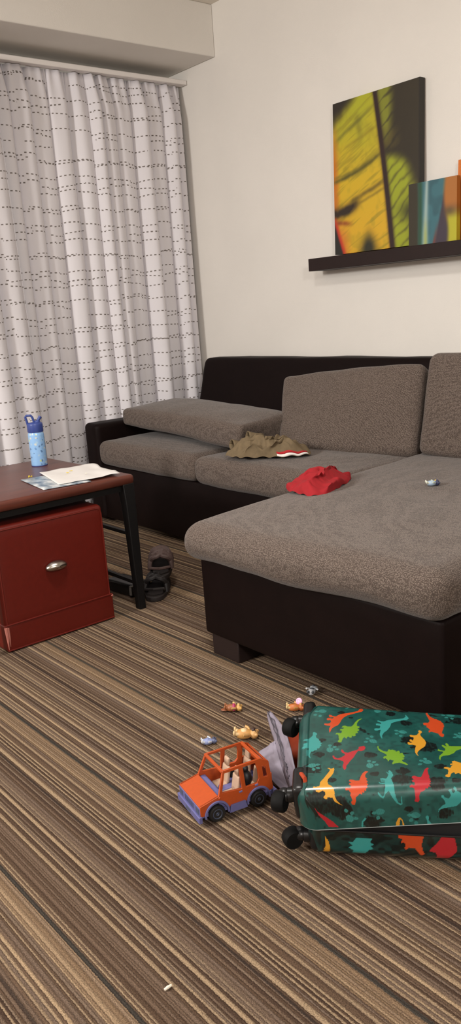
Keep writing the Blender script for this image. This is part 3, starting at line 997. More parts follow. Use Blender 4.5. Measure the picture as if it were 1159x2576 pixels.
# ------------------------------------------------------------------ clothes on the sofa
def crumple(outline, zf, H, seed, nr=26, na=150, freq=9., sharp=1.5, rim=.003, gain=1., dirv=(.55, .83)):
    """cloth heap over an (x,y) outline: folds are ridged noise that dies out at the rim"""
    n = len(outline)
    cx = sum(p[0] for p in outline) / n; cy = sum(p[1] for p in outline) / n
    def edge(t):
        t = t % 1 * n; i = int(t); f = t - i
        p0, p1, p2, p3 = [outline[(i + k) % n] for k in (-1, 0, 1, 2)]
        def cr(a, b, c, d):
            return .5 * ((2 * b) + (-a + c) * f + (2 * a - 5 * b + 4 * c - d) * f * f + (-a + 3 * b - 3 * c + d) * f ** 3)
        return cr(p0[0], p1[0], p2[0], p3[0]), cr(p0[1], p1[1], p2[1], p3[1])
    P = []
    for j in range(na + 1):
        ex, ey = edge(j / na)
        row = []
        for i in range(nr + 1):
            r = i / nr
            x = cx + (ex - cx) * r; y = cy + (ey - cy) * r
            q = noise.noise((x * freq, y * freq * .8, seed)); q2 = noise.noise((x * freq * 2.3 + 5, y * freq * 2.1, seed + 3))
            rd = (1 - abs(q) * 2.4); rd = max(0, rd) ** sharp
            rd2 = max(0, 1 - abs(q2) * 2.6) ** 2
            env = (1 - r ** 3.5) ** .75
            al = (x - cx) * dirv[0] + (y - cy) * dirv[1]; ac = -(x - cx) * dirv[1] + (y - cy) * dirv[0]
            fo = abs(math.sin(ac * freq * 2.9 + 3.4 * q + al * freq * .8 + seed))
            fo2 = abs(math.sin(al * freq * 3.3 + ac * freq * 2.2 + 4.5 * q2))
            z = H * env * (.44 + .30 * fo * gain + .12 * fo2 * (.4 + fo) + .08 * rd2)
            if r > .8:
                z += rim * (1 + math.sin(j * .55 + seed)) * (r - .8) * 5
            lean = .020 * env * math.sin(2 * (ac * freq * 2.9 + 3.4 * q + al * freq * .8 + seed))
            x += .006 * q2 * env + lean * -dirv[1]; y += .006 * q * env + lean * dirv[0]
            row.append((x, y, zf(x, y) + z + .001))
        P.append(row)
    mb = MB(); mb.grid(P)
    return mb
zseat = lambda x, y: .482 + .0 * x
# khaki shorts
ks = thing('shorts', 'crumpled khaki shorts with red and white striped hem on the middle seat', 'clothes', (-2.72, 2.43, .484))
def kp(name, mb, mat, **kw):
    mb.v = [(p[0] + 2.72, p[1] - 2.43, p[2] - .484) for p in mb.v]
    return obj(name, mb, mat, ks, **kw)
ko = [(-2.845, 2.285), (-2.79, 2.285), (-2.73, 2.295), (-2.66, 2.345), (-2.60, 2.38), (-2.545, 2.44), (-2.525, 2.50), (-2.57, 2.535), (-2.66, 2.50), (-2.76, 2.44), (-2.83, 2.37)]
kb = crumple(ko, lambda x, y: .481, .098, 4., freq=11., sharp=1.2)
kp('cloth', kb, M['khaki'])
def cuff(c, r, d, ln, mat, rim=None):
    """an open trouser end: tube seen from its mouth"""
    mb = MB(); d = Vector(d).normalized(); P = []
    a = Vector((0, 0, 1)) if abs(d.z) < .9 else Vector((1, 0, 0))
    x = d.cross(a).normalized(); y = d.cross(x)
    for i in range(7):
        q = i / 6; row = []
        for k in range(21):
            an = 2 * PI * k / 20
            rr = r * (1 + .10 * math.sin(3 * an + i) + .25 * (1 - q) * 0) * (1 - .25 * (1 - q))
            row.append(tuple(Vector(c) + d * ln * (q - 1) + x * rr * math.cos(an) + y * rr * .8 * math.sin(an)))
        P.append(row)
    mb.grid(P)
    return mb
o = kp('waist_fold', cuff((-2.835, 2.318, .530), .024, (-.25, -.95, .15), .075, 'khaki'), M['khaki']); solid(o, .003)
o = kp('leg_opening', cuff((-2.800, 2.385, .562), .022, (-.30, -.93, .2), .075, 'khaki'), M['khaki']); solid(o, .003)
# striped hem, following the right-hand rim of the cloth
KB = list(kb.v)   # already in the thing's frame
for i0, i1, mk in ((26, 25.3, 'white'), (25.3, 24.5, 'crimson')):
    P = []
    for j in range(54, 80):
        row = []
        for t_ in (0., .5, 1.):
            ii = i0 + (i1 - i0) * t_
            lo = min(25, int(ii)); q0 = Vector(KB[j * 27 + lo]).lerp(Vector(KB[j * 27 + lo + 1]), ii - lo); n_ = Vector((q0.x, q0.y, 0)).normalized()
            row.append(tuple(q0 + n_ * .0022 + Vector((0, 0, .0022))))
        P.append(row)
    hm = MB(); hm.grid(P)
    o = obj('striped_hem', hm, M[mk], ks); solid(o, .002)
    o['label'] = {'white': 'white hem stripe', 'crimson': 'dark red hem stripe'}[mk]

ro = [(-2.065, 1.935), (-2.00, 1.925), (-1.945, 1.920), (-1.915, 1.965), (-1.935, 2.03), (-1.965, 2.10), (-2.00, 2.18), (-2.055, 2.235), (-2.115, 2.215), (-2.14, 2.14), (-2.14, 2.05), (-2.115, 1.97)]
o = obj('shirt', crumple(ro, lambda x, y: .484, .068, 11., freq=9., sharp=1.0, rim=.003, gain=1.1, dirv=(-.45, .89)), M['redcloth'], origin=(-2.03, 2.07, .486))
tag(o, 'crumpled bright red shirt on the left edge of the chaise', 'clothes')

# ------------------------------------------------------------------ toy animals
def toy(label, loc, rz, L, body, head, limb, cat='toy', foot=None, belly=None, extra=None, hat=None, muzzle=(60, 56, 60), tilt=0., ears=(.1, .1)):
    """small toy animal lying on its back or side: +x is the head end"""
    t = thing('toy_figure', label, cat, loc, rz, 'small toy animals')
    t.scale = (1, 1.22, 1.15)
    k = L / .06
    mm = lambda c, nm: plain('toy_' + nm, c, .42)
    b = MB()
    R = Matrix.Rotation(tilt, 3, 'X')
    prof = [(-.027, .004), (-.024, .0095), (-.015, .0125), (-.004, .0130), (.006, .0112), (.012, .0085), (.015, .0070)]
    P = []
    for x, r in prof:
        P.append([tuple(R @ Vector((x * k, r * k * math.cos(a), r * k * .92 * math.sin(a)))) for a in [2 * PI * i / 20 for i in range(21)]])
    b.grid(P); b.add([(-.027 * k, 0, 0)] + P[0][:20], [(0, i + 1, (i + 1) % 20 + 1) for i in range(20)])
    zc = .0125 * k
    up_ = lambda mb: move(mb, (0, 0, zc))
    obj('body', up_(b), mm(body, label[:14] + '_body'), t)
    mh = mm(head, label[:14] + '_head')
    h = MB(); h.ball((.021 * k, 0, .0), (.0115 * k, .0125 * k, .0115 * k), 18, 12, R)
    ho = obj('head', up_(h), mh, t)
    e = MB()
    for s in (-1, 1):
        e = MB(); e.ball(R @ Vector(((.028) * k, s * .0098 * k, .002 * k)), (.0050 * k * (1 + ears[0]), .0034 * k, .0042 * k), 10, 7)
        obj('ear', up_(e), mh, ho)
    if muzzle is not None:
        e = MB(); e.ball(R @ Vector((.020 * k, 0, .0100 * k)), (.0056 * k, .0062 * k, .0050 * k), 12, 8)
        obj('snout', up_(e), mm(muzzle, label[:14] + '_snout'), ho)
    for s in (-1, 1):
        e = MB(); e.ball(R @ Vector((.0255 * k, s * .0045 * k, .0095 * k)), .0016 * k, 8, 6)
        obj('eye', up_(e), M['blackplastic'], ho)
    ml = mm(limb, label[:14] + '_limb'); mf = mm(foot or limb, label[:14] + '_foot')
    for s in (-1, 1):
        e = MB(); e.tube([R @ Vector(p) for p in [(.008 * k, s * .010 * k, .003 * k), (.004 * k, s * .0165 * k, .006 * k), (-.004 * k, s * .0195 * k, .008 * k)]], [.0034 * k, .0032 * k, .0036 * k], 9)
        obj('arm', up_(e), ml, t)
        e = MB(); e.tube([R @ Vector(p) for p in [(-.020 * k, s * .006 * k, .002 * k), (-.028 * k, s * .0085 * k, .004 * k)]], [.0050 * k, .0046 * k], 9)
        e.ball(R @ Vector((-.0305 * k, s * .0092 * k, .0065 * k)), (.0040 * k, .0048 * k, .0066 * k), 10, 7)
        obj('leg', up_(e), mf, t)
    if belly is not None:
        e = MB(); e.ball(R @ Vector((-.006 * k, 0, .0042 * k)), (.0125 * k, .0098 * k, .0092 * k), 16, 10, R)
        obj('belly_patch', up_(e), mm(belly, label[:14] + '_belly'), t)
    if extra:
        extra(t, k, zc)
    return t
AX = lambda dx, dy: math.atan2(dy, dx)
def lolly(t, k, zc):
    e = MB()
    c = Vector((.014 * k, .017 * k, zc + .012 * k))
    Rr = Matrix.Rotation(.5, 3, 'X')
    e.lathe([(.0002, -.0018), (.0085, -.0018), (.0095, 0), (.0085, .0018), (.0002, .0018)], 24, c, Rr)
    o = obj('lollipop', e, plain('pink_candy', (228, 164, 204), .4), t)
    s = MB(); s.tube([c + Rr @ Vector((.0008 * a * math.cos(a * 1.0), .0008 * a * math.sin(a * 1.0), .0019)) for a in [q * .5 for q in range(1, 21)]], .0006, 6)
    obj('swirl', s, plain('white_candy', (250, 236, 244), .4), o)
def vest(t, k, zc):
    e = MB(); e.ball((.002 * k, 0, zc + .0015 * k), (.0085 * k, .0136 * k, .0128 * k), 18, 10)
    obj('vest', e, plain('magenta_vest', (176, 62, 104), .5), t)
def tailf(c):
    def f(t, k, zc):
        e = MB(); e.ball((-.034 * k, .0, zc - .006 * k), (.014 * k, .0095 * k, .0035 * k), 14, 8)
        obj('tail', e, plain('toy_tail', c, .45), t)
    return f
def both(*fs):
    def f(t, k, zc):
        for g in fs: g(t, k, zc)
    return f
# direction of the head in world terms: right along the picture is (+.64,+.77)
toy('tan toy dog lying on its back, largest of the small animals, behind the toy car', (-1.556, 1.254, .0), AX(.72, .69), .060, (196, 146, 84), (206, 160, 104), (206, 160, 100), foot=(222, 190, 140), belly=(226, 196, 150), muzzle=(60, 42, 38))
toy('brown toy animal in a magenta vest lying on the carpet, farthest left toward the sofa', (-1.700, 1.330, .0), AX(.70, .71), .046, (150, 92, 56), (206, 160, 92), (214, 176, 110), foot=(150, 92, 56), extra=both(vest, tailf((138, 80, 50))), muzzle=(214, 176, 110))
toy('orange-brown toy animal holding a pink swirl lollipop beside the suitcase wheel', (-1.571, 1.452, .0), AX(.70, .71), .046, (190, 110, 56), (176, 98, 50), (204, 150, 84), foot=(222, 194, 140), extra=lolly, muzzle=(204, 150, 84))
toy('small blue-grey toy animal lying behind the hood of the toy car', (-1.606, 1.166, .0), AX(.5, .86), .038, (140, 150, 190), (92, 100, 130), (206, 210, 220), foot=(214, 218, 226), belly=(128, 140, 186), muzzle=(60, 66, 92))
toy('small grey and black toy animal lying at the foot of the chaise', (-1.611, 1.560, .0), AX(-.5, .86), .042, (176, 176, 178), (150, 152, 156), (190, 190, 192), foot=(70, 72, 76), belly=(70, 72, 78), muzzle=(48, 50, 54))
toy('pale blue toy animal with dark head lying on the chaise cushion', (-1.662, 2.215, .500), AX(.66, .75), .042, (160, 180, 200), (52, 56, 84), (196, 208, 190), foot=(214, 216, 200), muzzle=(60, 60, 90), belly=None,
    extra=lambda t, k, zc: obj('yellow_cap', MB().ball((.018 * k, .011 * k, zc + .006 * k), (.0075 * k, .0065 * k, .006 * k), 14, 9), plain('yellow_toy', (214, 184, 84), .45), t))

# ------------------------------------------------------------------ toy car
car = thing('toy_car', 'orange open-top toy off-roader with lavender bumpers on the carpet', 'toy car', (-1.369, 1.0338, 0), -1.792)
HW = .0577
def tum(p):
    x, y, z = p
    k = 1 - max(0, z - .058) / .054 * .19
    return (x, y * k, z)
def arc(cx, cz, r, a0, a1, n=10):
    return [(cx + r * math.cos(math.radians(a0 + (a1 - a0) * i / n)), cz + r * math.sin(math.radians(a0 + (a1 - a0) * i / n))) for i in range(n + 1)]
W1, W2, RW = .0547, -.0523, .0205
side = [(.095, .024), (.0955, .049), (.0474, .0600), (.0290, .1125), (-.0680, .1125), (-.0885, .1010), (-.0925, .034)] + \
       [(W2 - .030, .030)] + arc(W2, .0205, .0275, 160, 20) + [(W2 + .030, .026), (W1 - .030, .026)] + arc(W1, .0205, .0275, 160, 20)[0:11] + [(W1 + .030, .024)]
h1 = [(.0380, .0650), (.0250, .1058), (-.0120, .1058), (-.0120, .0600)]
h2 = [(-.0220, .0600), (-.0220, .1058), (-.0540, .1058), (-.0575, .0900), (-.0575, .0680), (-.051, .0600)]
h3 = [(-.0700, .0680), (-.0700, .0960), (-.0790, .0900), (-.0800, .0680)]
cb = MB()
for y0, y1 in ((HW - .0058, HW), (-HW, -HW + .0058)):
    q = plate(side, [h1, h2, h3], y0, y1, warp=tum); cb.add(q.v, q.f)
# hood, windscreen header, rear header and rear panel
cb.add([tum(v) for v in [(.0955, -HW + .001, .049), (.0955, HW - .001, .049), (.0474, HW - .001, .0600), (.0474, -HW + .001, .0600), (.0955, -HW + .001, .045), (.0955, HW - .001, .045), (.0474, HW - .001, .055), (.0474, -HW + .001, .055)]],
       [(0, 1, 2, 3), (7, 6, 5, 4), (0, 4, 5, 1), (1, 5, 6, 2), (2, 6, 7, 3), (3, 7, 4, 0)])
cb.box((.0930, 0, .040), (.004, 2 * HW - .004, .018))
cb.box((.0285, 0, .1098), (.0068, 2 * HW * .81 - .002, .0055))
cb.box((-.0675, 0, .1098), (.0075, 2 * HW * .81 - .002, .0055))
cb.box((-.0900, 0, .052), (.004, 2 * HW - .006, .040))
cb.box((-.0855, 0, .0990), (.005, 2 * HW * .84, .004))
body = obj('body', cb, M['caror'], car, bevel=.0007, seg=2)
for y0, y1 in ((HW - .001, HW + .0035), (-HW - .0035, -HW + .001)):
    lv = MB()
    rocker = [(W1 - .0305, .012), (W1 - .035, .030), (W2 + .035, .030), (W2 + .0305, .012)]
    q = plate(rocker, [], y0, y1); lv.add(q.v, q.f)
    for cx in (W1, W2):
        fl = arc(cx, .0205, .0312, 188, -8, 16) + arc(cx, .0205, .0266, -8, 188, 16)
        q = plate(fl, [], y0, y1); lv.add(q.v, q.f)
    obj('fender_trim', lv, M['lav'], body, bevel=.0004, seg=1)
o = obj('front_bumper', MB().lo_hi((.0925, -HW - .003, .010), (.1010, HW + .003, .026)).lo_hi((.0935, -HW + .001, .026), (.0965, HW - .001, .046)), M['lav'], body, bevel=.001)
gr = MB()
for y in np.linspace(-.022, .022, 9):
    gr.lo_hi((.0963, y - .0009, .029), (.0972, y + .0009, .042))
for s in (-1, 1):
    gr.lo_hi((.0963, s * .044 - .008, .029), (.0972, s * .044 + .008, .042))
gr.lo_hi((.1008, -.012, .014), (.1016, .012, .022))
obj('grille', gr, M['hub'], o)
obj('rear_bumper', MB().lo_hi((-.1000, -HW - .003, .012), (-.0905, HW + .003, .030)), M['lav'], body, bevel=.001)
for s in (-1, 1):
    obj('door_handle', MB().lo_hi((-.0115, s * HW - .0015, .0525), (-.0035, s * HW + .0020, .0560)), M['lav'], body, bevel=.0005)
    obj('door_handle', MB().lo_hi((-.0530, s * HW - .0015, .0555), (-.0450, s * HW + .0020, .0590)), M['lav'], body, bevel=.0005)
    obj('hinge_pin', MB().ball((.046, s * (HW + .0005), .0560), (.0028, .0018, .0028), 10, 7), M['caror'], body)
obj('floor_pan', MB().lo_hi((-.090, -HW + .004, .018), (.093, HW - .004, .026)), M['lav'], body)
obj('dashboard', rbox((.0300, -HW + .005, .026), (.0455, HW - .005, .0560), .003, n=(3, 6, 3), k=2), M['lav'], body)
stw = MB(); stw.tube([Vector((.026, .022, .0570)) + Matrix.Rotation(1.0, 3, 'Y') @ Vector((.0085 * math.cos(a), .0085 * math.sin(a), 0)) for a in [2 * PI * i / 18 for i in range(19)]], .0012, 6)
obj('steering_wheel', stw, M['lav'], body)
obj('console', rbox((-.022, -.010, .026), (.020, .010, .0400), .003, n=(3, 3, 2), k=2), M['lav'], body)
for x, y in ((.004, .026), (.004, -.026), (-.052, .026), (-.052, -.026)):
    s_ = MB()
    q = rbox((x - .014, y - .0155, .026), (x + .016, y + .0155, .0400), .004, n=(3, 3, 2), k=2); s_.add(q.v, q.f)
    q = move(rounded(.0085, .031, .042, .004, n=(2, 3, 4), k=2), (x - .017, y, .058), Matrix.Rotation(-.18, 3, 'Y')); s_.add(q.v, q.f)
    s2 = obj('seat', s_, M['beige'], body)
    obj('headrest', move(rounded(.0078, .020, .019, .0038, n=(2, 2, 2), k=3), (x - .022, y, .0885), Matrix.Rotation(-.15, 3, 'Y')), M['beige'], s2)
for cx in (W1, W2):
    for s in (-1, 1):
        R = Matrix.Rotation(-PI / 2 * s, 3, 'X')
        tr = MB(); tr.lathe([(.0095, -.008), (.0175, -.008), (.0200, -.0055), (.0203, 0), (.0200, .0055), (.0178, .0078), (.0125, .0082), (.0115, .0070), (.0095, .0070)], 36, (cx, s * (HW - .004), .0203), R)
        wh = obj('wheel', tr, M['tyre'], car)
        hb = MB(); hb.lathe([(.0002, .0062), (.0030, .0082), (.0040, .0070), (.0085, .0058), (.0110, .0078), (.0118, .0074), (.0118, .002), (.0002, .002)], 30, (cx, s * (HW - .004), .0203), R)
        obj('hub', hb, M['hub'], wh)
# dark toy sitting in the back seat
cc, ss = math.cos(-1.792), math.sin(-1.792)
def carpt(x, y): return (-1.369 + cc * x - ss * y, 1.0338 + ss * x + cc * y)
bx, by = carpt(-.040, .024)
dk = thing('toy_figure', 'round black toy riding in the back seat of the orange toy car', 'toy', (bx, by, .0405), -1.792, 'small toy animals')
e = MB(); e.ball((0, 0, .0200), (.0135, .0155, .0200), 18, 12); obj('body', e, plain('toy_black', (22, 21, 24), .5), dk)
e = MB(); e.ball((.001, -.002, .0440), (.0088, .0095, .0080), 16, 10); obj('head', e, plain('toy_black_head', (26, 25, 28), .5), dk)

# ------------------------------------------------------------------ suitcase
sx0, sy0, sz0, syaw, spit, srol, SW, ST, STW, STAP = -1.0829, .9884, .0851, .7534, .0781, .0976, .3502, .0858, .1434, .1337
LEN = .47
su = thing('suitcase', 'small glossy dark green hard-shell suitcase printed with colourful dinosaurs, lying on the carpet', 'suitcase', (sx0, sy0, 0), syaw)
def Rm(y, p, r):
    cy, sy, cp, sp_, cr, sr = math.cos(y), math.sin(y), math.cos(p), math.sin(p), math.cos(r), math.sin(r)
    return np.array([[cy, -sy, 0], [sy, cy, 0], [0, 0, 1]]) @ np.array([[cp, 0, -sp_], [0, 1, 0], [sp_, 0, cp]]) @ np.array([[1, 0, 0], [0, cr, -sr], [0, sr, cr]])
RT = Rm(0, spit, srol)
def up_map(P):
    """shell coordinates (a along, b across, c up) -> suitcase frame, upper lid lifted at its right end"""
    P = np.asarray(P, float)
    f = P[:, 1] / SW
    Q = np.stack([P[:, 0], P[:, 1] * (1 - STAP * P[:, 0]), P[:, 2] - STW * P[:, 0] * f], 1)
    return Q @ RT.T + np.array([0, 0, sz0])
DINO=[["o",[76,217,74,226,75,236,78,245,70,246,64,249,64,254,70,254,77,257,79,265,77,269,70,268,69,275,73,279,82,276,84,279,85,283,77,281,74,286,75,292,79,291,83,287,90,286,100,297,113,302,129,309,141,316,144,325,147,332,151,329,153,320,150,314,143,310,129,301,116,293,108,284,103,274,99,260,94,249,86,242,81,235,78,226]],["l",[97,180,93,182,93,186,96,190,95,206,93,212,88,211,90,217,96,218,100,216,102,220,103,227,98,228,100,234,105,235,109,239,102,240,105,247,110,249,115,245,124,245,129,254,133,265,140,277,149,283,146,278,141,271,137,260,136,249,142,246,141,240,137,238,141,233,140,228,136,227,138,219,133,217,132,214,133,208,128,205,124,207,124,200,120,199,117,203,114,202,113,195,109,198,109,203,104,195,102,186,101,181]],["t",[36,120,31,127,28,138,29,147,31,156,27,161,19,158,14,161,14,167,19,168,17,174,19,178,23,176,26,177,27,185,22,186,18,189,19,194,24,191,31,193,37,202,39,207,38,216,41,219,47,215,48,209,45,205,46,198,49,194,52,192,53,185,56,184,55,179,59,176,56,172,58,166,55,165,53,157,49,157,48,150,44,151,40,145,37,146,34,139,33,131]],["r",[138,163,143,164,149,167,152,160,149,150,143,146,136,147,131,137,126,123,118,109,114,100,110,93,109,82,106,77,103,85,102,92,105,103,103,110,94,114,85,117,82,124,82,130,85,129,86,124,92,119,100,123,107,130,108,135,102,141,100,147,101,153,104,150,107,142,114,140,124,146,133,150,137,155]],["r",[80,345,89,347,89,340,83,335,80,338]],["t",[120,346,124,349,123,338,117,325,112,326,115,335]],["t",[189,196,186,204,185,216,188,235,182,232,175,231,174,239,179,241,186,241,188,248,187,253,179,255,179,262,183,263,190,261,191,266,186,270,182,273,184,277,190,274,197,273,207,281,226,287,241,292,247,300,247,311,250,306,254,293,248,284,238,282,224,275,213,266,209,249,202,233,194,223,190,210]],["y",[260,124,256,132,254,142,256,156,259,168,251,172,244,171,242,178,243,184,248,181,253,182,247,187,247,193,250,196,254,190,257,200,256,205,250,206,249,213,251,216,258,213,265,216,270,227,269,235,272,238,277,234,276,227,272,220,273,210,279,194,281,181,277,165,267,153,261,144,258,135]],["o",[319,208,314,212,311,224,304,229,297,233,292,228,292,238,296,240,292,250,289,254,290,262,284,264,284,274,288,276,295,276,299,286,296,306,294,321,295,332,299,333,299,319,303,307,311,297,315,296,320,289,323,289,325,280,328,277,327,271,329,268,327,263,328,258,325,255,325,249,321,237,319,226,323,221,322,214]],["y",[223,343,228,350,237,350,234,330,229,330,226,338]],["l",[302,105,300,113,303,125,310,135,313,142,306,143,301,146,303,153,308,148,315,145,318,153,316,159,312,166,313,172,318,169,322,164,320,174,322,180,326,177,327,167,337,166,352,166,373,169,371,156,350,153,339,146,333,135,322,126,311,124,305,119]],["y",[309,36,304,40,306,46,310,48,313,61,312,67,305,72,307,77,313,76,318,72,320,78,325,85,319,84,320,89,325,91,324,99,330,102,337,95,342,92,355,88,350,49,335,46,331,51,325,47,323,55,317,50,313,37]],["l",[179,169,180,156,188,146,197,143,200,153,205,150,208,152,214,147,215,143,221,147,223,141,222,136,228,138,229,131,232,124,229,119,226,121,230,114,227,109,225,111,226,102,232,98,236,90,233,89,226,94,219,99,208,96,205,92,204,98,208,107,200,112,196,104,195,112,191,118,188,114,187,121,190,125,194,126,195,130,190,137,183,143,178,150,177,162]],["y",[98,-30,90,-25,82,-18,79,-8,69,-7,69,-11,65,-12,61,-6,66,1,66,7,61,13,54,8,48,10,47,15,54,15,57,20,51,21,46,18,42,21,42,26,48,25,55,27,56,39,63,51,69,63,75,75,76,80,71,86,75,86,78,83,84,86,85,80,83,68,78,57,72,48,71,40,72,31,79,25,83,18,84,8,84,-4,87,-16,93,-25]],["o",[116,-28,115,-24,118,-17,115,-5,116,2,113,9,107,10,106,15,109,18,116,16,118,23,114,27,115,32,119,32,114,39,116,44,123,42,127,39,135,39,138,52,142,63,148,71,154,69,148,60,147,49,151,44,148,40,152,34,149,30,152,24,149,21,150,13,147,13,147,5,143,7,143,0,139,2,138,-4,133,-2,130,-7,125,-11,125,-21,122,-30,119,-30]],["r",[41,-30,43,-38,48,-51,58,-66,64,-80,84,-82,74,-68,63,-57,52,-47,45,-40]],["t",[172,32,175,25,185,23,185,15,183,4,181,-10,177,-13,170,1,169,-5,174,-15,179,-18,182,-13,184,-6,191,2,196,-16,203,-31,210,-37,214,-35,215,-23,213,-7,213,-23,212,-33,207,-30,203,-17,202,1,202,18,198,41,203,52,202,62,197,72,194,68,195,59,190,67,191,62,194,55,191,46,188,41,181,44,176,42,177,38,185,37,185,34,177,36,178,32,185,32,185,27,177,27]],["r",[239,-30,239,-27,241,-22,241,-8,241,4,237,8,232,8,232,13,237,17,242,13,243,23,239,26,238,31,243,34,239,39,240,46,245,48,251,42,257,41,262,54,267,70,273,77,276,74,272,67,272,53,274,42,272,37,275,32,272,28,275,24,272,20,274,16,270,14,272,7,268,8,267,2,262,4,261,-2,252,-7,248,-17,248,-28,245,-32]],["t",[281,-61,283,-52,291,-43,297,-40,296,-33,293,-26,290,-24,291,-19,295,-18,296,-24,304,-28,309,-20,307,-12,305,-5,311,-3,312,-12,315,-15,318,-9,315,-2,317,4,321,1,321,-9,328,-15,347,-17,346,-33,327,-37,318,-46,307,-48,293,-50,285,-53]],["y",[197,-86,198,-78,203,-68,207,-66,211,-72,214,-86,211,-86,210,-75,207,-70,204,-86]],["t",[256,-68,260,-65,263,-68,262,-77,267,-86,258,-86,259,-78]],["t",[129,-84,131,-71,138,-62,141,-65,134,-73,132,-85]]]
LEAF=[[[59,306],[46,304],[43,289],[54,285]],[[185,322],[187,341],[195,336]],[[169,186],[158,196],[167,204],[154,183]],[[76,152],[76,167],[86,162],[91,153]],[[39,96],[50,98],[42,83],[51,87]],[[158,91],[157,107],[167,103],[172,93]],[[108,-62],[103,-43],[114,-50],[120,-63]],[[169,-50],[158,-52],[164,-64]],[[272,336],[259,334]],[[349,321],[333,320],[338,308],[350,304]],[[235,228],[222,233],[222,220],[230,211]],[[356,212],[348,222],[345,208],[357,228]],[[275,99],[264,105],[272,111],[260,91]],[[237,-63],[226,-62],[228,-74],[237,-82]]]
DARK=[[53,135,10],[59,188,7],[92,172,7],[103,304,7],[124,284,4],[161,130,11],[40,85,15],[19,81,15],[54,-12,26],[82,-25,21],[94,-43,18],[44,-36,20],[80,45,7],[245,193,15],[276,165,23],[215,310,10],[247,269,12],[364,292,18],[244,332,11],[305,315,5],[220,36,17],[225,67,11],[286,25,15],[285,6,11],[227,-47,7],[294,-62,12],[154,-74,15],[323,24,8],[298,80,10],[165,60,8]]
PAL = {'o': (188, 68, 30), 'l': (106, 150, 38), 't': (54, 142, 138), 'r': (168, 32, 42), 'y': (200, 142, 42)}
def leafpoly(cx, cy, r, ang, k=1.):
    base = [(-1, 0), (-.5, .55), (.1, .72), (.65, .5), (1.05, 0), (.6, -.55), (.0, -.68), (-.6, -.5)]
    return [(cx + r * (x * math.cos(ang) - y * k * math.sin(ang)), cy + r * (x * math.sin(ang) + y * k * math.cos(ang))) for x, y in base]
def shell_color(a, s, mirror=False):
    """colours of the print at lengthwise a and cross-way s, both in millimetres"""
    n1 = vnoise(a / 26., s / 26., 31); n2 = vnoise(a / 8., s / 8., 32); n3 = vnoise(a / 2.2, s / 7., 33); n4 = vnoise(a / 60., s / 60., 34)
    c = np.zeros((len(a), 3)) + np.array((20, 70, 65.))
    c = mixc(c, (34, 86, 80), smooth01(.35, .75, n4 * .6 + n1 * .4) * .8)
    c = mixc(c, (18, 54, 52), smooth01(.5, .85, n2) * .5)
    dk = np.zeros(len(a))
    for x, y, r in DARK:
        d = np.sqrt((a - x) ** 2 + ((s - y) * 1.2) ** 2) / r / 1.15
        dk = np.maximum(dk, smooth01(1.18, .92, d + .55 * (n2 - .5) + .35 * (n3 - .5)))
    spk = smooth01(.84, .87, n2 * .5 + n1 * .5)
    dk = np.maximum(dk, spk)
    scr = (n3 > .62) & (dk > .5)
    c = mixc(c, (9, 15, 15), dk * .92)
    c = mixc(c, (24, 50, 46), scr * .55)
    for cl in LEAF:
        bx_, by_ = cl[0]
        for q, (x, y) in enumerate(cl):
            r = 10.0 if q == 0 else 5.2
            an = math.atan2(y - by_, x - bx_) if q else math.atan2(cl[1][1] - by_, cl[1][0] - bx_) + PI
            if x < -20: continue
            mask = (np.abs(a - x) < 14) & (np.abs(s - y) < 14)
            if not mask.any(): continue
            ii = np.where(mask)[0]
            f = inpoly(a[ii], s[ii], leafpoly(x, y, r, an, 1.1))
            jj = ii[f]
            st = (((a[jj] + s[jj]) / 2.2) % 1 < .3)
            c[jj] = np.where(st[:, None], np.array((34, 100, 95.)), np.array((52, 126, 120.)))
    for col, fl in DINO:
        P = [(fl[i], fl[i + 1]) for i in range(0, len(fl), 2)]
        xs = [p[0] for p in P]; ys = [p[1] for p in P]
        mk = (a > min(xs) - 2) & (a < max(xs) + 2) & (s > min(ys) - 2) & (s < max(ys) + 2)
        if not mk.any(): continue
        ii = np.where(mk)[0]
        f = inpoly(a[ii], s[ii], P)
        c[ii[f]] = PAL[col]
    return c
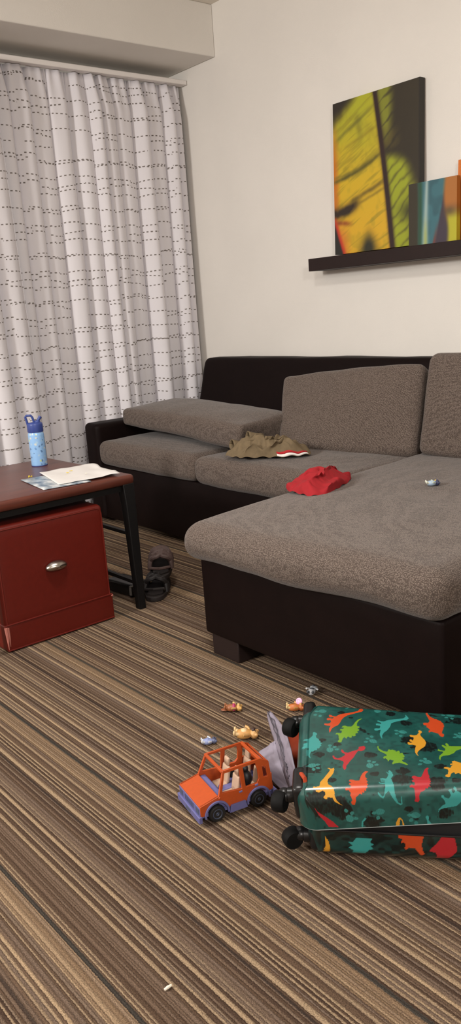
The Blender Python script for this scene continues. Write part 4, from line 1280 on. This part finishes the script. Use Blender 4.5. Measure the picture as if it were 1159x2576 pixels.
def shell_mesh(top=True):
    r = .030; rn, rf = .038, .080; A0 = .003
    T, Wd = ST, SW
    step = .00105 if top else .002
    AL = list(np.arange(A0, LEN + 1e-6, step))
    # cross profile, going over the lid from near rim to far rim (distance along the skin)
    prof = []
    for i in range(int((T - r) / step) + 1):
        prof.append((0., i * step, -T + i * step))
    n_ = int(r * PI / 2 / step)
    for i in range(n_ + 1):
        t = PI / 2 * i / n_
        prof.append((r - r * math.cos(t), T - r + r * math.sin(t), r * (math.sin(t) - math.cos(t))))
    m_ = int((Wd - 2 * r) / step)
    for i in range(1, m_):
        prof.append((r + i * (Wd - 2 * r) / m_, T, r + i * (Wd - 2 * r) / m_))
    for i in range(n_ + 1):
        t = PI / 2 * (1 - i / n_)
        prof.append((Wd - r + r * math.cos(t), T - r + r * math.sin(t), Wd - r + r * (1 - math.sin(t)) + r * math.cos(t)))
    for i in range(int((T - r) / step) + 1):
        prof.append((Wd, T - r - i * step, Wd + i * step))
    pf = np.array(prof); na, npf = len(AL), len(pf)
    A = np.repeat(np.array(AL), npf); B = np.tile(pf[:, 0], na); Cc = np.tile(pf[:, 1], na); S_ = np.tile(pf[:, 2], na)
    # pull the ends in: round the plan corners and the top edge of each end
    def endround(A, B, Cc):
        d = np.minimum(A - A0, LEN - A)
        near = B < Wd / 2
        rc = np.where(near, rn, rf)
        eb = np.clip((rc - np.minimum(B, Wd - B)) / rc, 0, 1)
        ec = np.clip((Cc - (T - r)) / r, 0, 1)
        cut = rc * (1 - np.sqrt(np.clip(1 - eb ** 2, 0, 1))) * np.where(near, 1, .97) + r * (1 - np.sqrt(np.clip(1 - ec ** 2, 0, 1))) * .9
        w_ = np.clip(1 - d / (LEN * .40), 0, 1)
        return A + np.where(A < LEN / 2, 1, -1) * cut * w_
    A2 = endround(A, B, Cc)
    P = np.stack([A2, B, Cc], 1)
    fs = []
    idx = np.arange(na * npf).reshape(na, npf)
    q = np.stack([idx[:-1, :-1], idx[1:, :-1], idx[1:, 1:], idx[:-1, 1:]], -1).reshape(-1, 4)
    faces = q.tolist()
    # end caps: fan strips closing both ends down to the rim, split in vertical slices
    vs = P
    extra = []; base = na * npf
    S2 = [S_]; A3 = [A2 * 1000]
    for e, ai in ((0, 0), (1, na - 1)):
        ring = idx[ai]
        ring = ring[np.where(pf[:, 1] >= T - r - 1e-6)[0]]; nr_ = len(ring)
        # bottom points under every profile vertex
        pts = P[ring].copy(); k = 24
        rows = [ring.tolist()]
        for j in range(1, k + 1):
            t = (j / k) ** 1.5
            row = pts.copy(); row[:, 2] = pts[:, 2] * (1 - t)
            rr0 = r * (1 - np.sqrt(np.clip(1 - np.clip((pts[:, 2] - (T - r)) / r, 0, 1) ** 2, 0, 1))) * .9
            rr1 = r * (1 - np.sqrt(np.clip(1 - np.clip((row[:, 2] - (T - r)) / r, 0, 1) ** 2, 0, 1))) * .9
            row[:, 0] += (-1 if e == 0 else 1) * (rr0 - rr1)
            bulge = 0.
            rows.append(list(range(base, base + nr_))); base += nr_
            extra.append(row); S2.append(S_[ring]); A3.append(row[:, 0] * 1000 - (pts[:, 2] - row[:, 2]) * 700 * (1 if e == 0 else -1))
        for j in range(k):
            for i in range(nr_ - 1):
                f = [rows[j][i], rows[j][i + 1], rows[j + 1][i + 1], rows[j + 1][i]]
                faces.append(f if e else f[::-1])
    V = np.concatenate([vs] + extra)
    near = [tuple(P[idx[i, 0]]) for i in range(0, na, 6)]
    far = [tuple(P[idx[i, -1]]) for i in range(na - 1, -1, -6)]
    rEnd = [tuple(q) for q in extra[-1][::6]]; lEnd = [tuple(q) for q in extra[23][::-6]]
    loop = [(x, y, 0.) for x, y, z in near + rEnd + far + lEnd]
    out = [loop[0]]
    for q in loop[1:]:
        if math.hypot(q[0] - out[-1][0], q[1] - out[-1][1]) > .004: out.append(q)
    return V, faces, np.concatenate(A3), np.concatenate(S2) * 1000, np.array(out)
V, F, Aa, Ss, RIM = shell_mesh()
me = bpy.data.meshes.new('upper_shell')
me.from_pydata([tuple(p) for p in up_map(V)], [], F)
me.polygons.foreach_set('use_smooth', [True] * len(me.polygons))
vcolor(me, linarr(shell_color(Aa, Ss)))
me.materials.append(M['shell'])
ush = bpy.data.objects.new('upper_shell', me); COL.objects.link(ush); ush.parent = su
# lower shell: same profile upside down, smaller print variation
LY = -.055   # the lower half lies flat and is turned a little against the lifted lid
def low_map(P):
    P = np.asarray(P, float)
    c, s = math.cos(LY), math.sin(LY)
    k = P[:, 2] / ST
    a = P[:, 0] + .012; b = P[:, 1] * .93 + .018 + .012 * k * (1 - 2 * P[:, 1] / SW)
    Q = np.stack([c * a - s * b, s * a + c * b, .0755 - P[:, 2] * .83], 1)
    return Q
V2, F2, A2_, S2_, RIM2 = shell_mesh(False)
me = bpy.data.meshes.new('lower_shell')
me.from_pydata([tuple(p) for p in low_map(V2)], [], [f[::-1] for f in F2])
me.polygons.foreach_set('use_smooth', [True] * len(me.polygons))
LOWP = [('y', [(36, -8), (48, -8), (50, -30), (47, -50), (41, -62), (38, -40)]),
        ('t', [(95, -12), (122, -12), (128, -25), (138, -30), (132, -38), (140, -44), (132, -50), (136, -62), (104, -62), (98, -50), (88, -48), (96, -38), (88, -30), (98, -22)]),
        ('o', [(188, -78), (188, -70), (196, -66), (193, -52), (200, -56), (203, -48), (200, -38), (203, -32), (209, -40), (222, -38), (228, -24), (234, -14), (240, -22), (236, -34), (234, -50), (238, -78)]),
        ('r', [(272, -78), (268, -66), (260, -52), (252, -40), (250, -32), (262, -28), (264, -16), (262, -4), (286, -4), (292, -18), (302, -34), (302, -52), (298, -78)]),
        ('t', [(322, -66), (334, -56), (326, -42), (334, -36), (326, -26), (344, -30), (352, -4), (380, -4), (380, -70), (340, -74)])]
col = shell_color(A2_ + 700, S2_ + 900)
col = mixc(col, (9, 15, 15), .45 + .4 * smooth01(.4, .6, vnoise(A2_ / 14., S2_ / 9., 77)))  # mottled dark print, darkened further to paint in shade under the lid
for cc_, P_ in LOWP:
    f = inpoly(A2_, S2_ + 86, [(x, y + 78 + 2) for x, y in P_]); col[f] = PAL[cc_]
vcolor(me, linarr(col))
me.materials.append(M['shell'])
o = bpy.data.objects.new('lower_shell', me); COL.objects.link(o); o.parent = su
# black expanding gusset between the halves
NR = 160
def rimline(mapf, inset, c=0.):
    L = np.concatenate([RIM, RIM[:1]])
    d = np.concatenate([[0], np.cumsum(np.hypot(np.diff(L[:, 0]), np.diff(L[:, 1])))])
    t = np.linspace(0, d[-1], NR + 1)[:-1]
    X = np.interp(t, d, L[:, 0]); Y = np.interp(t, d, L[:, 1])
    cx, cy = LEN / 2, SW / 2
    X = cx + (X - cx) * (1 - inset / (LEN / 2)); Y = cy + (Y - cy) * (1 - inset / (SW / 2))
    return [tuple(p) for p in mapf(np.stack([X, Y, np.full(len(X), c)], 1))]
ru = rimline(up_map, .006, c=.004); rl = rimline(low_map, .006, c=.004)
mb = MB(); P = []
for k in range(5):
    t = k / 4
    row = [tuple(Vector(u_).lerp(Vector(l_), t)) for u_, l_ in zip(ru, rl)]
    P.append(row + [row[0]])
mb.grid(P); obj('gusset', mb, M['lining'], su)
mb = MB(); q = rimline(up_map, .0015, c=-.001); mb.tube(q + [q[0]], .0017, 8); obj('lid_rim', mb, plain('grey_rim', (150, 158, 158), .35), su)
mb = MB(); q = rimline(low_map, .0015, c=-.001); mb.tube(q + [q[0]], .0026, 8); obj('base_rim', mb, M['blackplastic'], su)
# four spinner wheels on the left end
def wheel(name, a, b, c, mp, flip, dirz=0., pl=.076, ph=.074, pz=.008):
    base = Vector(mp(np.array([[a, b, c]]))[0])
    rtm = Matrix(RT.tolist()) if mp is up_map else Matrix.Rotation(LY, 3, 'Z')
    hs = MB()
    q = move(rounded(.030, pl, ph, .011, n=(3, 5, 5), k=3), (.002, 0, pz)); hs.add(q.v, q.f)
    q = MB(); q.tube([(-.002, 0, 0), (-.014, 0, 0), (-.0145, 0, 0), (-.026, 0, 0)], [.0175, .0165, .0150, .0160], 24); hs.add(q.v, q.f)
    dz = Matrix.Rotation(dirz, 3, 'Z')
    q = MB(); q.ball((-.034, 0, .001), (.016, .0165, .0145), 18, 12); hs.add(q.v, q.f)
    hs = move(hs, base, rtm)
    h_ = obj(name, hs, M['blackplastic'], su)
    w_ = MB()
    ax = Matrix.Rotation(dirz, 3, 'Z') @ Matrix.Rotation(PI / 2, 3, 'X')
    wc = Vector((-.040, 0, 0)) + dz @ Vector((-.012, 0, 0)) + Vector((0, 0, -.006))
    w_.lathe([(.002, -.0135), (.0185, -.0135), (.0215, -.010), (.0222, 0), (.0215, .010), (.0185, .0135), (.002, .0135)], 32, wc, ax)
    w_ = move(w_, base, rtm)
    obj('wheel', w_, M['rubber'], h_)
M['rubber'] = plain('matt_black_wheel', (10, 10, 10), .7, spec=.2)
wheel('caster', .010, .060, .042, up_map, 1, 1.25, .078, .078, .004)
wheel('caster', .026, SW - .030, .046, up_map, 1, 1.0, .062, .078, .000)
wheel('caster', .020, .040, .048, low_map, -1, .5, .060, .050, .004)
wheel('caster', .060, SW - .050, .040, low_map, -1, -.2, .060, .050, .004)

# ------------------------------------------------------------------ lavender and orange bag behind the suitcase
e_ = Vector((-math.sin(syaw), math.cos(syaw), 0)); o_ = Vector((-math.cos(syaw), -math.sin(syaw), 0))
BC = Vector((sx0, sy0, 0)) + e_ * .405 + o_ * .012
bg = thing('fabric_bag', 'lavender and orange fabric bag with a zipped flap squeezed between toy car and suitcase', 'bag', (BC.x, BC.y, 0), syaw + PI / 2)
Rb = Matrix.Rotation(-(syaw + PI / 2), 3, 'Z')
toB = lambda p: Rb @ (Vector(p) - Vector((BC.x, BC.y, 0)))
mb = move(rounded(.16, .070, .074, .022, n=(8, 5, 5), k=4), (0, 0, .040))
mb.v = [(x + .004 * noise.noise((x * 30, y * 30, z * 30)), y + .006 * noise.noise((x * 22, z * 22, 3)), z - .018 * max(0, (x - .02) / .08)) for x, y, z in mb.v]
obj('bag_body', mb, M['orfab'], bg)
def ruled(la, lb, n_=26, m_=14, amp=.003, seed=1., bulge=0.):
    def at(l, t):
        t *= len(l) - 1; i = min(int(t), len(l) - 2); f = t - i
        p = [Vector(l[max(0, min(len(l) - 1, i + k))]) for k in (-1, 0, 1, 2)]
        return .5 * ((2 * p[1]) + (p[2] - p[0]) * f + (2 * p[0] - 5 * p[1] + 4 * p[2] - p[3]) * f * f + (3 * p[1] - p[0] - 3 * p[2] + p[3]) * f ** 3)
    P = []
    for i in range(n_ + 1):
        a, b = at(la, i / n_), at(lb, i / n_)
        row = []
        for j in range(m_ + 1):
            p = a.lerp(b, j / m_)
            p = p + Vector((0, 0, bulge * math.sin(PI * j / m_))) + Vector((1, 1, .6)) * amp * noise.noise((i * .35, j * .45, seed)) * math.sin(PI * j / m_)
            row.append(tuple(p))
        P.append(row)
    return P
LA=[(-1.487,1.274,0.085),(-1.440,1.243,0.075),(-1.396,1.217,0.066),(-1.341,1.182,0.052),(-1.303,1.161,0.035),(-1.283,1.156,0.015)]
LB=[(-1.470,1.276,0.095),(-1.377,1.229,0.110),(-1.308,1.185,0.112),(-1.253,1.144,0.105),(-1.238,1.135,0.085),(-1.259,1.147,0.030)]
WA=[(-1.402,1.221,0.064),(-1.409,1.200,0.055),(-1.414,1.172,0.045),(-1.380,1.158,0.030),(-1.338,1.152,0.012),(-1.299,1.147,0.006)]
WB=[(-1.391,1.214,0.067),(-1.370,1.199,0.060),(-1.336,1.180,0.050),(-1.309,1.164,0.036),(-1.294,1.159,0.022),(-1.282,1.159,0.012)]
STRAP=[(-1.171,1.071,0.135),(-1.144,1.054,0.160),(-1.115,1.038,0.178),(-1.095,1.027,0.182),(-1.093,1.027,0.172),(-1.105,1.035,0.150)]

mb = MB(); mb.grid(ruled([toB(p) for p in LA], [toB(p) for p in LB], amp=.004, seed=2., bulge=.008))
fl = obj('flap', mb, M['lavfab'], bg); solid(fl, .0022)
mb = MB(); mb.grid(ruled([toB(p) for p in WA], [toB(p) for p in WB], amp=.006, seed=7., bulge=.004))
o = obj('side_panel', mb, M['lavfab'], bg); solid(o, .0022)
zz = ruled([toB(p) for p in LA], [toB(p) for p in LB], 40, 20, amp=.004, seed=2., bulge=.008)
zm = MB()
for j in (6, 8, 9):
    pts = []
    for i in range(0, 39):
        nn = (Vector(zz[i + 1][j]) - Vector(zz[i][j])).cross(Vector(zz[i][j + 1]) - Vector(zz[i][j - 1])).normalized()
        if nn.z < 0: nn = -nn
        pts.append(tuple(Vector(zz[i][j]) + nn * .0042))
    zm.tube(pts, .0009, 6)
obj('zipper', zm, M['zip'], fl)
st = MB(); st.tube([toB(p) for p in STRAP], .0045, 10)
o = obj('strap', st, M['orfab'], bg); o['label'] = 'orange strap loop'
